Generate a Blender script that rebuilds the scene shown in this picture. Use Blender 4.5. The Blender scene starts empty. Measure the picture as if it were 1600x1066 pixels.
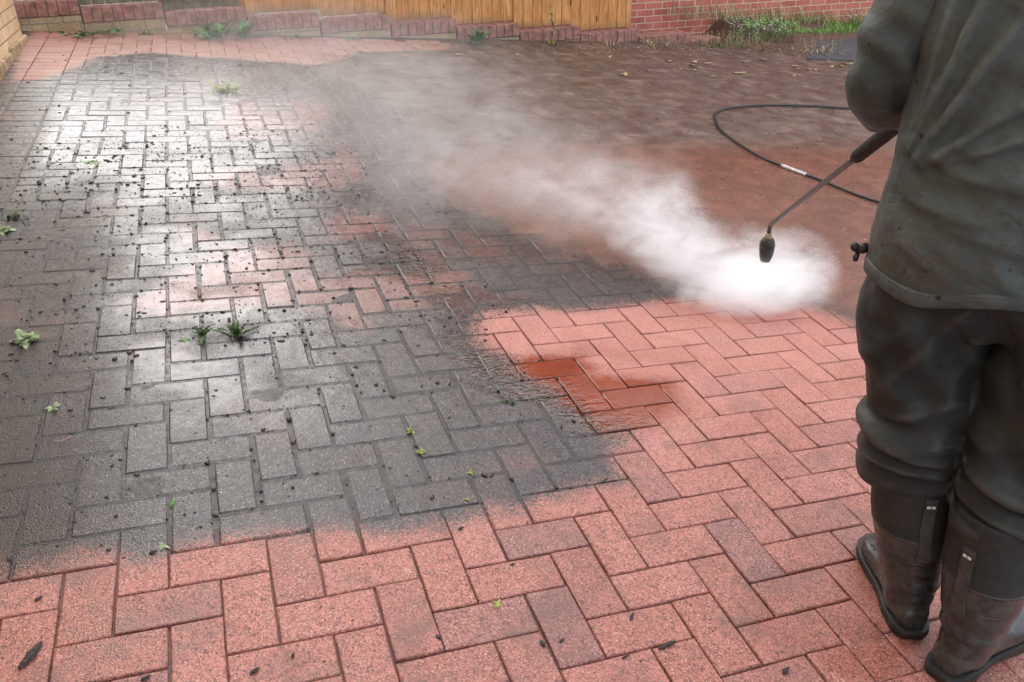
import bpy, bmesh, math, random
import numpy as np
from mathutils import Vector, Matrix, noise

random.seed(7)
RNG = np.random.default_rng(7)
SC = bpy.context.scene
COL = SC.collection
R_ = math.radians

# ------------------------------------------------------------------ camera, sky, sun, exposure
# The drive is a gently sloping plane; its own (u, v, normal) axes are turned into the level world by GW.
GW = np.array([[0.9959844, 0.0044708, 0.0894151], [0.0, 0.9987523, -0.0499376], [-0.0895268, 0.0497371, 0.9947418]])
GM = Matrix([list(r) + [0] for r in GW.tolist()] + [[0, 0, 0, 1]])
GN = GW @ np.array([0, 0, 1.0])
def W(u, v, h=0.0):
    return Vector((GW @ np.array([u, v, h])).tolist())
def ground_z(x, y):
    return float(-(GN[0] * x + GN[1] * y) / GN[2])

cam_d = bpy.data.cameras.new("camera")
cam = bpy.data.objects.new("camera", cam_d)
COL.objects.link(cam)
RC = np.array([[0.94100233, -0.33807625, -0.01480064], [-0.1723269, -0.4410964, -0.88075956], [0.29123533, 0.83134735, -0.47333238]])
CP = np.array([0.04915339, -1.23185887, 1.2678425])
RB = RC.T @ np.diag([1, -1, -1])
cam.matrix_world = Matrix([list(RB[i]) + [CP[i]] for i in range(3)] + [[0, 0, 0, 1]])
cam_d.sensor_width = 36.0
cam_d.lens = 29.45
cam_d.clip_start = 0.02
cam_d.clip_end = 2000
SC.camera = cam

SUN_EL, SUN_AZ = R_(37), R_(4)           # azimuth measured from +Y clockwise
world = bpy.data.worlds.new("World")
SC.world = world
world.use_nodes = True
wn, wl = world.node_tree.nodes, world.node_tree.links
sky = wn.new("ShaderNodeTexSky")
sky.sky_type = 'NISHITA'
sky.sun_disc = False
sky.sun_elevation = SUN_EL
sky.sun_rotation = SUN_AZ
sky.air_density = 1.0
sky.dust_density = 8.0
sky.ozone_density = 1.0
hs = wn.new("ShaderNodeHueSaturation")
hs.inputs["Saturation"].default_value = 0.25
bg = wn["Background"]
wl.new(sky.outputs[0], hs.inputs["Color"])
cloud = wn.new("ShaderNodeMix")            # thin bright overcast veils the clear sky evenly
cloud.data_type = 'RGBA'
cloud.inputs["Factor"].default_value = 0.80
wl.new(hs.outputs[0], cloud.inputs[6])
cloud.inputs[7].default_value = (6.35, 6.9, 7.6, 1)
wl.new(cloud.outputs[2], bg.inputs[0])
bg.inputs[1].default_value = 0.10

sun_d = bpy.data.lights.new("sun", 'SUN')
sun_d.energy = 0.55
sun_d.angle = R_(65)
sun_d.color = (1.0, 0.93, 0.82)
sun = bpy.data.objects.new("sun", sun_d)
COL.objects.link(sun)
sdir = Vector((math.sin(SUN_AZ) * math.cos(SUN_EL), math.cos(SUN_AZ) * math.cos(SUN_EL), math.sin(SUN_EL)))
sun.rotation_euler = sdir.to_track_quat('Z', 'Y').to_euler()
sun.location = (0, 0, 30)

SC.view_settings.view_transform = 'Standard'
SC.view_settings.look = 'None'
SC.view_settings.exposure = 1.52
SC.view_settings.gamma = 1.0
SC.render.engine = 'CYCLES'
SC.cycles.volume_bounces = 12
SC.cycles.max_bounces = 14
SC.cycles.volume_step_rate = 1.3
SC.cycles.use_denoising = True
SC.cycles.sample_clamp_indirect = 8.0

# ------------------------------------------------------------------ helpers
def tag(o, label=None, cat=None, group=None, kind=None):
    if label: o["label"] = label
    if cat: o["category"] = cat
    if group: o["group"] = group
    if kind: o["kind"] = kind
    return o

def empty(name, loc, rz=0.0):
    o = bpy.data.objects.new(name, None)
    COL.objects.link(o)
    o.location = loc
    o.rotation_euler = (0, 0, rz)
    o.empty_display_size = 0.05
    return o

def mesh_obj(name, verts, faces, mat, parent=None, smooth=True, mw=None):
    me = bpy.data.meshes.new(name)
    me.from_pydata([tuple(v) for v in verts], [], faces)
    me.update()
    o = bpy.data.objects.new(name, me)
    COL.objects.link(o)
    if mat is not None: me.materials.append(mat)
    if smooth:
        me.polygons.foreach_set("use_smooth", [True] * len(me.polygons))
    if parent is not None: o.parent = parent
    if mw is not None: o.matrix_world = mw
    return o

class MB:
    """Collects vertices and faces for one mesh."""
    def __init__(s): s.v, s.f = [], []
    def add(s, vs, fs):
        b = len(s.v)
        s.v += [tuple(x) for x in vs]
        s.f += [tuple(i + b for i in f) for f in fs]
    def box(s, lo, hi, bev=0.0, M=None):
        bm = bmesh.new()
        bmesh.ops.create_cube(bm, size=1)
        c = [(a + b) / 2 for a, b in zip(lo, hi)]; d = [b - a for a, b in zip(lo, hi)]
        for v in bm.verts: v.co = Vector((v.co.x * d[0] + c[0], v.co.y * d[1] + c[1], v.co.z * d[2] + c[2]))
        if bev: bmesh.ops.bevel(bm, geom=bm.edges[:], offset=bev, segments=1, affect='EDGES')
        bm.verts.index_update()
        vs = [(M @ v.co if M else v.co) for v in bm.verts]
        s.add(vs, [[v.index for v in f.verts] for f in bm.faces])
        bm.free()
    def rings(s, rings, cap=True, closed=True):
        n = len(rings[0]); vs = [p for r in rings for p in r]; fs = []
        for i in range(len(rings) - 1):
            for j in range(n if closed else n - 1):
                k = (j + 1) % n
                fs.append((i * n + j, i * n + k, (i + 1) * n + k, (i + 1) * n + j))
        if cap:
            fs.append(tuple(reversed(range(n))))
            fs.append(tuple((len(rings) - 1) * n + j for j in range(n)))
        s.add(vs, fs)
    def tube(s, pts, rad, n=10, cap=True):
        pts = [Vector(p) for p in pts]
        rads = rad if hasattr(rad, "__len__") else [rad] * len(pts)
        up = None; rs = []
        for i, p in enumerate(pts):
            t = (pts[min(i + 1, len(pts) - 1)] - pts[max(i - 1, 0)]).normalized()
            if up is None:
                up = t.orthogonal().normalized()
            a = (up - t * up.dot(t)).normalized(); up = a
            b = t.cross(a)
            rs.append([p + (a * math.cos(2 * math.pi * j / n) + b * math.sin(2 * math.pi * j / n)) * rads[i] for j in range(n)])
        s.rings(rs, cap)
    def build(s, name, mat, parent=None, smooth=False, mw=None):
        return mesh_obj(name, s.v, s.f, mat, parent, smooth, mw)

def spline(pts, n):
    """Catmull-Rom through pts."""
    P = [np.array(p, float) for p in pts]
    P = [2 * P[0] - P[1]] + P + [2 * P[-1] - P[-2]]
    out = []
    for i in range(1, len(P) - 2):
        for k in range(n):
            t = k / n
            a, b, c, d = P[i - 1:i + 3]
            out.append(0.5 * (2 * b + (c - a) * t + (2 * a - 5 * b + 4 * c - d) * t * t + (3 * b - a - 3 * c + d) * t ** 3))
    out.append(P[-2])
    return out

class NT:
    """Small wrapper that writes node graphs compactly."""
    def __init__(s, name):
        s.m = bpy.data.materials.new(name); s.m.use_nodes = True
        s.t = s.m.node_tree; s.n = s.t.nodes; s.l = s.t.links
        s.n.clear()
        s.out = s.n.new("ShaderNodeOutputMaterial")
    def put(s, sock, v):
        if isinstance(v, bpy.types.NodeSocket): s.l.new(v, sock)
        elif isinstance(v, (tuple, list)) and sock.type == 'RGBA' and len(v) == 3: sock.default_value = (*v, 1)
        else: sock.default_value = v
    def math(s, op, a, b=0.0, clamp=False):
        x = s.n.new("ShaderNodeMath"); x.operation = op; x.use_clamp = clamp
        s.put(x.inputs[0], a); s.put(x.inputs[1], b)
        return x.outputs[0]
    def vmath(s, op, a, b=None):
        x = s.n.new("ShaderNodeVectorMath"); x.operation = op
        s.put(x.inputs[0], a)
        if b is not None: s.put(x.inputs[3] if op == 'SCALE' else x.inputs[1], b)
        return x.outputs["Value"] if op in ('LENGTH', 'DOT_PRODUCT', 'DISTANCE') else x.outputs[0]
    def mix(s, f, a, b, mode='MIX'):
        x = s.n.new("ShaderNodeMix"); x.data_type = 'RGBA'; x.blend_type = mode
        s.put(x.inputs["Factor"], f); s.put(x.inputs[6], a); s.put(x.inputs[7], b)
        return x.outputs[2]
    def fmix(s, f, a, b):
        x = s.n.new("ShaderNodeMix"); x.data_type = 'FLOAT'
        s.put(x.inputs["Factor"], f); s.put(x.inputs[2], a); s.put(x.inputs[3], b)
        return x.outputs[0]
    def step(s, v, lo, hi, a=0.0, b=1.0):
        x = s.n.new("ShaderNodeMapRange"); x.interpolation_type = 'SMOOTHSTEP'
        s.put(x.inputs[0], v); s.put(x.inputs[1], lo); s.put(x.inputs[2], hi); s.put(x.inputs[3], a); s.put(x.inputs[4], b)
        return x.outputs[0]
    def coord(s, scale=None, loc=(0, 0, 0)):
        c = s.n.new("ShaderNodeTexCoord").outputs["Object"]
        if scale is None: return c
        x = s.n.new("ShaderNodeMapping"); s.put(x.inputs[0], c)
        x.inputs["Scale"].default_value = scale if hasattr(scale, "__len__") else (scale,) * 3
        x.inputs["Location"].default_value = loc
        return x.outputs[0]
    def noise(s, vec, scale, detail=3.0, rough=0.5, dist=0.0):
        x = s.n.new("ShaderNodeTexNoise"); s.put(x.inputs["Vector"], vec)
        s.put(x.inputs["Scale"], scale); s.put(x.inputs["Detail"], detail); s.put(x.inputs["Roughness"], rough); s.put(x.inputs["Distortion"], dist)
        return x.outputs["Fac"]
    def voro(s, vec, scale, feature='F1'):
        x = s.n.new("ShaderNodeTexVoronoi"); x.feature = feature; s.put(x.inputs["Vector"], vec); s.put(x.inputs["Scale"], scale)
        return x
    def attr(s, name):
        x = s.n.new("ShaderNodeAttribute"); x.attribute_name = name
        return x.outputs["Fac"]
    def bump(s, h, strength, dist, nrm=None):
        x = s.n.new("ShaderNodeBump"); s.put(x.inputs["Height"], h); s.put(x.inputs["Strength"], strength); s.put(x.inputs["Distance"], dist)
        if nrm is not None: s.put(x.inputs["Normal"], nrm)
        return x.outputs[0]
    def bsdf(s, color, rough=0.6, nrm=None, spec=0.5, metal=0.0, **kw):
        x = s.n.new("ShaderNodeBsdfPrincipled")
        s.put(x.inputs["Base Color"], color); s.put(x.inputs["Roughness"], rough)
        s.put(x.inputs["Specular IOR Level"], spec); s.put(x.inputs["Metallic"], metal)
        if nrm is not None: s.put(x.inputs["Normal"], nrm)
        for k, v in kw.items(): s.put(x.inputs[k.replace("_", " ")], v)
        s.l.new(x.outputs[0], s.out.inputs[0])
        return s.m

def simple(name, col, rough=0.6, var=0.25, scale=30.0, bump=0.0, spec=0.5, metal=0.0, **kw):
    t = NT(name)
    c = t.coord()
    n = t.noise(c, scale, 4.0, 0.6)
    f = t.step(n, 0.3, 0.7, 1 - var, 1 + var)
    cc = t.vmath('SCALE', t.mix(0.0, col, col), f)
    nr = t.bump(t.noise(c, scale * 4, 3.0), bump, 0.004) if bump else None
    return t.bsdf(cc, rough, nr, spec, metal, **kw)

# ------------------------------------------------------------------ where the drive is clean, dirty, muddy or flowing (metres on the drive)
CLEAN_A = [(-0.583, 0.309), (-0.516, 0.309), (-0.448, 0.313), (-0.407, 0.318), (-0.392, 0.342), (-0.343, 0.343), (-0.305, 0.32), (-0.279, 0.298), (-0.248, 0.286), (-0.202, 0.297), (-0.113, 0.321), (-0.019, 0.324), (0.047, 0.295), (0.117, 0.294), (0.261, 0.254), (0.408, 0.245), (0.512, 0.27), (0.602, 0.248), (0.645, 0.276), (0.768, 0.279), (0.881, 0.301), (0.906, 0.403), (0.986, 0.443), (1.011, 0.474), (0.921, 0.513), (0.915, 0.608), (0.886, 0.664), (0.889, 0.734), (0.809, 0.832), (0.811, 0.932), (0.755, 1.004), (0.753, 1.156), (0.767, 1.186), (0.809, 1.225), (0.857, 1.245), (1.019, 1.231), (1.093, 1.204), (1.31, 1.2), (1.433, 1.215), (1.692, 1.23), (2.058, 1.118), (2.122, 1.031), (2.144, 0.95), (2.111, 0.857), (2.155, 0.665), (2.437, 0.44), (3.2, 0.0), (3.2, -2.5), (-2.0, -2.5), (-2.0, 0.309)]
CLEAN_B = [(-1.137, 4.513), (-1.043, 4.549), (-1.145, 5.634), (-1.094, 6.244), (-0.478, 6.267), (0.471, 6.172), (2.104, 6.265), (2.021, 5.815), (1.196, 5.624), (0.851, 5.141), (0.394, 5.252), (-0.327, 5.464), (-0.642, 5.264), (-0.736, 4.964), (-0.869, 4.655)]
SEMI = [
    [(-0.093, 2.831), (0.253, 2.86), (0.571, 2.957), (0.67, 3.258), (0.714, 2.948), (0.68, 2.656), (0.511, 2.581), (0.169, 2.561), (-0.072, 2.601)],
    [(-0.155, 2.25), (-0.107, 2.216), (-0.063, 2.108), (0.002, 1.983), (-0.091, 1.953), (-0.146, 2.022)],
    [(-0.318, 1.463), (-0.293, 1.575), (-0.183, 1.657), (-0.118, 1.781), (-0.048, 1.904), (0.092, 1.927), (0.236, 1.938), (0.319, 1.833), (0.243, 1.615), (0.453, 1.637), (0.677, 1.518), (0.615, 1.322), (0.456, 1.303), (0.386, 1.207), (0.32, 1.258), (0.314, 1.351), (0.215, 1.392), (0.074, 1.436), (-0.068, 1.423), (-0.204, 1.403)],
    [(0.421, 2.152), (0.512, 2.245), (0.679, 2.195), (0.63, 2.019), (0.511, 1.946), (0.402, 1.981)],
    [(0.712, 1.568), (0.789, 1.614), (0.843, 1.548), (0.79, 1.446), (0.695, 1.451)],
    [(0.026, 3.671), (0.234, 4.238), (0.378, 3.798), (0.618, 4.245), (0.728, 3.938), (0.583, 3.466), (0.3, 3.356), (0.045, 3.367)]]
MUD = [(0.81, 5.014), (1.005, 4.6), (1.146, 3.718), (1.016, 3.035), (0.993, 2.447), (1.115, 2.144), (1.364, 1.715), (1.73, 1.307), (2.095, 1.073), (2.164, 0.921), (2.356, 0.787), (3.439, 0.2), (30.0, -6.0), (30.0, 30.0), (2.2, 30.0), (2.156, 6.046), (1.945, 5.703), (1.169, 5.479)]
RED = [(0.941, 2.729), (1.417, 3.069), (2.363, 3.077), (4.128, 2.928), (6.851, 2.683), (9.0, 2.0), (9.0, -3.0), (3.168, 0.1), (2.299, 0.727), (2.111, 0.857), (2.07, 1.041), (1.705, 1.266), (1.338, 1.654), (1.091, 2.07)]
PUDDLE = [(0.79, 0.95), (1.05, 0.93), (1.03, 0.80), (1.26, 0.71), (1.23, 0.57), (1.07, 0.48), (0.90, 0.50), (0.86, 0.621), (0.85, 0.763), (0.79, 0.817)]
DULL = [(-1.3, 4.6), (-.97, 3.5), (-.80, 2.5), (-.62, 1.75), (-.42, 1.15), (-.22, .82), (.25, .66), (.62, .62), (.86, .50), (1.1, .30), (1.0, -.2), (-1.3, -.2)]
FLOW = [[(0.578, 2.026), (0.83, 1.759), (0.836, 1.438), (0.674, 1.288), (0.574, 1.535)],
        [(0.626, 1.114), (0.826, 0.991), (0.961, 0.785), (1.077, 0.582), (1.149, 0.376), (0.957, 0.348), (0.853, 0.534), (0.726, 0.709), (0.597, 0.936)]]

def sdf(P, poly):
    """Signed distance (positive inside) from points P (N,2) to a polygon."""
    V = np.array(poly); n = len(V)
    d = np.full(len(P), 1e9); inside = np.zeros(len(P), bool)
    for i in range(n):
        a, b = V[i], V[(i + 1) % n]
        e = b - a; w = P - a
        t = np.clip((w @ e) / (e @ e), 0, 1)
        d = np.minimum(d, ((w - t[:, None] * e) ** 2).sum(1))
        c1 = (a[1] <= P[:, 1]) & (b[1] > P[:, 1]); c2 = (b[1] <= P[:, 1]) & (a[1] > P[:, 1])
        cr = e[0] * w[:, 1] - e[1] * w[:, 0]
        inside ^= (c1 & (cr > 0)) | (c2 & (cr < 0))
    d = np.sqrt(d)
    return np.where(inside, d, -d)

def fields(P):
    P = np.asarray(P)[:, :2]
    return dict(sd_clean=np.maximum(sdf(P, CLEAN_A), sdf(P, CLEAN_B)),
                sd_front=sdf(P, CLEAN_A),
                sd_semi=np.max([sdf(P, q) for q in SEMI], 0), sd_mud=sdf(P, MUD), sd_red=sdf(P, RED),
                sd_puddle=sdf(P, PUDDLE), sd_dull=sdf(P, DULL), sd_flow=np.max([sdf(P, q) for q in FLOW], 0))

def set_fields(o, extra=None):
    me = o.data
    co = np.empty(len(me.vertices) * 3); me.vertices.foreach_get("co", co)
    F = fields(co.reshape(-1, 3))
    if extra: F.update(extra)
    for k, a in F.items():
        at = me.attributes.new(k, 'FLOAT', 'POINT')
        at.data.foreach_set("value", np.ascontiguousarray(np.clip(a, -1, 1), dtype=np.float32))

# ------------------------------------------------------------------ drive material
def drive_material(name, joint):
    t = NT(name)
    c = t.coord()
    nb = t.noise(c, 9.0, 5.0, 0.6)
    nm = t.noise(c, 45.0, 4.0, 0.6)
    nf = t.noise(c, 420.0, 2.0, 0.6)
    nl = t.noise(c, 2.2, 3.0, 0.5)
    ragged = t.math('ADD', t.math('MULTIPLY', t.math('SUBTRACT', nb, 0.5), 0.10), t.math('MULTIPLY', t.math('SUBTRACT', nm, 0.5), 0.05))
    def region(a, lo, hi, amt=1.0):
        return t.step(t.math('ADD', t.attr(a), t.math('MULTIPLY', ragged, amt)), lo, hi)
    va = t.voro(c, 290.0); vb = t.voro(c, 470.0)
    ca = t.n.new("ShaderNodeSeparateColor"); t.put(ca.inputs[0], va.outputs["Color"])
    cb = t.n.new("ShaderNodeSeparateColor"); t.put(cb.inputs[0], vb.outputs["Color"])
    speck = t.math('ADD', t.math('MULTIPLY', t.math('SUBTRACT', nf, 0.5), 0.10), t.math('MULTIPLY', t.math('SUBTRACT', ca.outputs[2], .5), .055))
    clean = t.step(t.math('ADD', t.math('ADD', t.attr("sd_clean"), speck), ragged), -0.035, 0.035)
    semi = t.math('MULTIPLY', region("sd_semi", -0.06, 0.06, 1.6), 0.36)
    semi = t.math('MAXIMUM', semi, t.math('MULTIPLY', t.step(t.noise(c, 1.7, 4.0, .6, .4), .52, .70), 0.20))
    cl = t.math('MAXIMUM', clean, semi)
    mud = region("sd_mud", -0.12, 0.06, 2.5)
    red = region("sd_red", -0.30, 0.22, 4.5)
    pud = region("sd_puddle", -0.05, 0.05, 1.0)
    flow = region("sd_flow", -0.03, 0.09, 1.0)
    flow = t.math('MULTIPLY', flow, t.math('SUBTRACT', 1.0, t.math('MULTIPLY', clean, .85)))
    dull = region("sd_dull", -0.16, 0.12, 2.5)
    edge = t.attr("brick_edge")
    xyz = t.n.new("ShaderNodeSeparateXYZ"); t.put(xyz.inputs[0], c)
    fresh = t.step(xyz.outputs[1], 0.05, 0.95)              # the strip washed last is smoother and paler
    left = t.math('MAXIMUM', t.math('MULTIPLY', t.step(t.math('ADD', xyz.outputs[0], t.math('MULTIPLY', ragged, 2.0)), -0.22, -0.58), t.step(xyz.outputs[1], 3.2, 2.2)), t.math('MULTIPLY', t.step(xyz.outputs[0], -.70, -.84), t.step(xyz.outputs[1], 5.2, 4.4)))
    # aggregate showing in the washed faces
    rnd = t.attr("brick_rand")
    rn2 = t.math('FRACT', t.math('MULTIPLY', rnd, 7.31))
    pink = t.mix(t.step(rn2, .70, 1.0), t.mix(rnd, (0.49, 0.190, 0.150), (0.42, 0.145, 0.105)), t.mix(fresh, (0.31, 0.135, 0.120), (0.42, 0.16, 0.13)))
    pink = t.mix(t.step(nb, 0.35, 0.7, 0.0, 0.5), pink, (0.50, 0.21, 0.17))
    pink = t.vmath('SCALE', pink, t.fmix(fresh, t.step(ca.outputs[0], 0.0, 1.0, 0.68, 1.22), t.step(ca.outputs[0], 0.0, 1.0, 0.92, 1.12)))
    pits = t.step(ca.outputs[1], 0.74, 0.80)
    pits = t.math('MULTIPLY', t.math('MULTIPLY', pits, t.step(nm, 0.36, 0.56)), t.fmix(fresh, 1.0, 0.35))
    pink = t.mix(t.math('MULTIPLY', pits, 0.75), pink, (0.10, 0.040, 0.034))
    pink = t.vmath('MULTIPLY', pink, t.mix(fresh, (.86, .84, .84), (1.0, 1.0, 1.0)))
    pink = t.vmath('MULTIPLY', pink, t.mix(t.step(xyz.outputs[1], 4.0, 4.8), (1.0, 1.0, 1.0), (.84, 1.02, .98)))
    pale = t.step(cb.outputs[2], 0.93, 0.95)
    pink = t.mix(t.math('MULTIPLY', pale, 0.6), pink, (0.66, 0.47, 0.38))
    grime = t.math('MULTIPLY', t.step(t.noise(c, 6.0, 6.0, 0.7), 0.50, 0.68), t.fmix(fresh, 0.62, 0.15))
    pink = t.mix(grime, pink, (0.16, 0.085, 0.07))
    dirt = t.mix(rnd, (0.032, 0.0255, 0.0245), (0.046, 0.037, 0.035))
    dirt = t.vmath('SCALE', dirt, t.math('MULTIPLY', t.step(nm, 0.25, 0.75, 0.6, 1.45), t.step(ca.outputs[0], 0.0, 1.0, .62, 1.32)))
    dirt = t.mix(t.math('MULTIPLY', t.step(ca.outputs[1], .86, .90), .7), dirt, (.022, .018, .017))
    dirt = t.mix(t.math('MULTIPLY', t.step(nl, 0.48, 0.62), 0.5), dirt, (0.050, 0.032, 0.024))
    dirt = t.mix(t.math('MULTIPLY', t.step(cb.outputs[1], 0.92, 0.95), 0.65), dirt, (0.34, 0.30, 0.28))
    dirt = t.mix(t.math('MULTIPLY', left, 0.85), dirt, t.mix(t.step(nm, .3, .7), (0.022, 0.0135, 0.010), (0.050, 0.030, 0.021)))
    dirt = t.mix(t.math('MULTIPLY', flow, .4), dirt, (.085, .040, .026))
    base = t.mix(cl, dirt, pink)
    base = t.vmath('SCALE', base, t.fmix(edge, 1.0, 0.88))
    if joint:
        sand = t.mix(clean, (0.026, 0.020, 0.017), (0.125, 0.055, 0.045))
        base = t.vmath('SCALE', sand, t.step(nf, 0.3, 0.7, 0.6, 1.4))
    damp = t.math('MULTIPLY', clean, t.step(t.noise(c, 2.6, 5.0, .65, .5), .50, .64))
    base = t.vmath('MULTIPLY', base, t.mix(damp, (1.0, 1.0, 1.0), (.80, .70, .66)))
    wetred = t.mix(pud, base, t.vmath('MULTIPLY', base, (0.52, 0.22, 0.08)))
    mudc = t.mix(red, t.mix(t.step(nb, .3, .7), (0.118, 0.072, 0.052), (0.170, 0.112, 0.084)), t.mix(t.step(nb, .3, .7), (0.135, 0.050, 0.030), (0.185, 0.072, 0.045)))
    blot = t.noise(c, 5.0, 6.0, .68, .6)
    mudc = t.vmath('SCALE', mudc, t.math('MULTIPLY', t.step(t.noise(c, 95.0, 4.0, .75), 0.3, 0.7, 0.62, 1.38), t.step(blot, .3, .7, .70, 1.25)))
    mudc = t.mix(t.math('MULTIPLY', t.step(nm, .58, .66), .5), mudc, (0.045, 0.034, 0.028))
    if not joint: mudc = t.vmath('SCALE', mudc, t.step(rnd, 0.0, 1.0, .84, 1.16))
    else: mudc = t.vmath('SCALE', mudc, t.fmix(red, .72, 1.0))
    col = t.mix(mud, wetred, mudc)
    # water film: rough where washed and drained, glossy where the slurry still stands
    rw = t.step(t.noise(c, 26.0, 4.0, 0.6), 0.35, 0.65, 0.15, 0.30)
    rw = t.fmix(dull, rw, t.fmix(left, t.step(nm, .3, .7, .20, .42), t.step(nm, .3, .7, .24, .50)))
    rw = t.fmix(edge, rw, 0.42)
    if joint: rw = t.step(nm, .3, .7, .30, .55)
    rough = t.fmix(clean, rw, t.step(nb, 0.3, 0.7, 0.50, 0.66))
    rough = t.fmix(t.math('MULTIPLY', damp, .7), rough, 0.26)
    rough = t.fmix(t.math('MULTIPLY', flow, .9), rough, 0.07)
    rough = t.fmix(pud, rough, 0.08)
    rough = t.fmix(mud, rough, t.fmix(red, t.step(blot, .35, .65, .38, .66), t.step(nm, .35, .65, .22, .42)))
    # relief
    grain = t.math('ADD', t.math('MULTIPLY', va.outputs["Distance"], 1.0), t.math('MULTIPLY', nf, 0.6))
    gs = t.fmix(clean, t.fmix(t.step(t.noise(c, 3.0, 3.0), .42, .62), 0.14, 0.50), 0.34)
    gs = t.fmix(t.math('MULTIPLY', dull, t.math('SUBTRACT', 1.0, clean)), gs, 0.42)
    gs = t.fmix(t.math('MULTIPLY', left, t.math('SUBTRACT', 1.0, clean)), gs, 0.95)
    gs = t.fmix(mud, gs, 0.5)
    gs = t.math('MULTIPLY', gs, t.fmix(flow, 1.0, 0.2))
    gs = t.math('MULTIPLY', gs, t.fmix(pud, 1.0, 0.25))
    gs = t.math('MULTIPLY', gs, t.step(xyz.outputs[1], 1.8, 3.6, 1.0, 0.35))
    n1 = t.bump(grain, gs, 0.0022)
    wv = t.noise(t.coord((26.0, 58.0, 40.0)), 1.0, 1.5, 0.45, 1.0)
    n2 = t.bump(wv, t.math('MULTIPLY', flow, 0.40), 0.018, n1)
    n3 = t.bump(t.noise(c, 16.0, 3.0), t.math('MULTIPLY', t.math('SUBTRACT', 1.0, clean), 0.25), 0.012, n2)
    return t.bsdf(col, rough, n3, 0.5)

M_PAVE = drive_material("block_paving", False)
M_JOINT = drive_material("joint_and_slurry", True)

# ------------------------------------------------------------------ block paving: herringbone with an edging course along the house
def view_test(u, v):
    p = np.array(W(u, v)) - CP
    q = RC @ p
    if q[2] < 0.3: return False
    x, y = q[0] / q[2] * 1308.9 + 800, q[1] / q[2] * 1308.9 + 533
    return -380 < x < 2050 and -200 < y < 1480

def paving():
    bricks = []
    for b in range(-12, 66):
        for a in range(-12, 72):
            k = (a - b) % 4
            if k == 0: r = [a, a + 2, b, b + 1]
            elif k == 3: r = [a, a + 1, b, b + 2]
            else: continue
            r[0] = max(r[0], -8)
            if r[1] - r[0] < 1: continue
            bricks.append(r)
    for b in range(-12, 62):
        bricks.append([-10, -8, b, b + 1])
        bricks.append([-12, -10, b, b + 1])
    B = np.array([r for r in bricks if view_test((r[0] + r[1]) * .05, (r[2] + r[3]) * .05) and r[3] <= 62.6], float) * 0.1
    cen = np.c_[(B[:, 0] + B[:, 1]) / 2, (B[:, 2] + B[:, 3]) / 2]
    F = fields(cen)
    keep = (F["sd_mud"] < 0.30) | (cen[:, 1] < 6.4)
    B, cen = B[keep], cen[keep]
    clean = np.clip(F["sd_clean"][keep] / 0.1 + 0.5, 0, 1)
    V, FA, RD, SM, ED = [], [], [], [], []
    for i, (x0, x1, y0, y1) in enumerate(B):
        far = y0 > 3.2
        lx, ly = x1 - x0, y1 - y0
        nx, ny = (max(2, round(lx / 0.05)), max(2, round(ly / 0.05))) if not far else (2, 2)
        gap = 0.0016 + (1 - clean[i]) * (random.uniform(0.0, 0.0016) if random.random() < .75 else random.uniform(.001, .006))
        ch = random.uniform(0.0028, 0.0045) + (1 - clean[i]) * random.uniform(0.0, 0.004)
        jx, jy = random.uniform(-.0014, .0014), random.uniform(-.0014, .0014)
        ja = random.uniform(-.007, .007)
        tl = .0014 + .0030 * clean[i]; tx, ty = random.gauss(0, tl), random.gauss(0, tl)
        hz = max(-0.0011, min(0.0012, random.gauss(-0.0004, 0.0008)))
        cx, cy = (x0 + x1) / 2, (y0 + y1) / 2
        base = len(V); rv = random.random()
        def put(x, y, z):
            dx, dy = x - cx, y - cy
            V.append((cx + dx - ja * dy + jx, cy + dy + ja * dx + jy, hz + z + tx * dx + ty * dy)); RD.append(rv); ED.append(0.0 if z == 0 else 1.0)
        g = gap + ch
        for q in range(ny + 1):
            for p in range(nx + 1):
                put(x0 + g + (lx - 2 * g) * p / nx, y0 + g + (ly - 2 * g) * q / ny, 0)
        idx = lambda p, q: base + q * (nx + 1) + p
        for q in range(ny):
            for p in range(nx):
                FA.append((idx(p, q), idx(p + 1, q), idx(p + 1, q + 1), idx(p, q + 1))); SM.append(False)
        loop = [(p, 0) for p in range(nx)] + [(nx, q) for q in range(ny)] + [(p, ny) for p in range(nx, 0, -1)] + [(0, q) for q in range(ny, 0, -1)]
        prev = [idx(p, q) for p, q in loop]
        for (e, z) in ((gap + ch * 0.3, -ch * 0.35), (gap, -ch), (gap, -0.02)):
            cur = []
            for p, q in loop:
                w = random.uniform(-.0008, .0008) * (1 if z > -0.015 else 0)
                put(x0 + e + (lx - 2 * e) * p / nx + w, y0 + e + (ly - 2 * e) * q / ny + w, z)
                cur.append(len(V) - 1)
            m = len(loop)
            for j in range(m):
                FA.append((prev[j], cur[j], cur[(j + 1) % m], prev[(j + 1) % m])); SM.append(True)
            prev = cur
    o = mesh_obj("block_paving", V, FA, M_PAVE, None, True)
    o.data.polygons.foreach_set("use_smooth", SM)
    set_fields(o, dict(brick_rand=np.array(RD), brick_edge=np.array(ED)))
    o.matrix_world = GM
    tag(o, "red herringbone block paving of the drive, part washed pink and part black with dirt", "paving", kind="structure")

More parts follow.
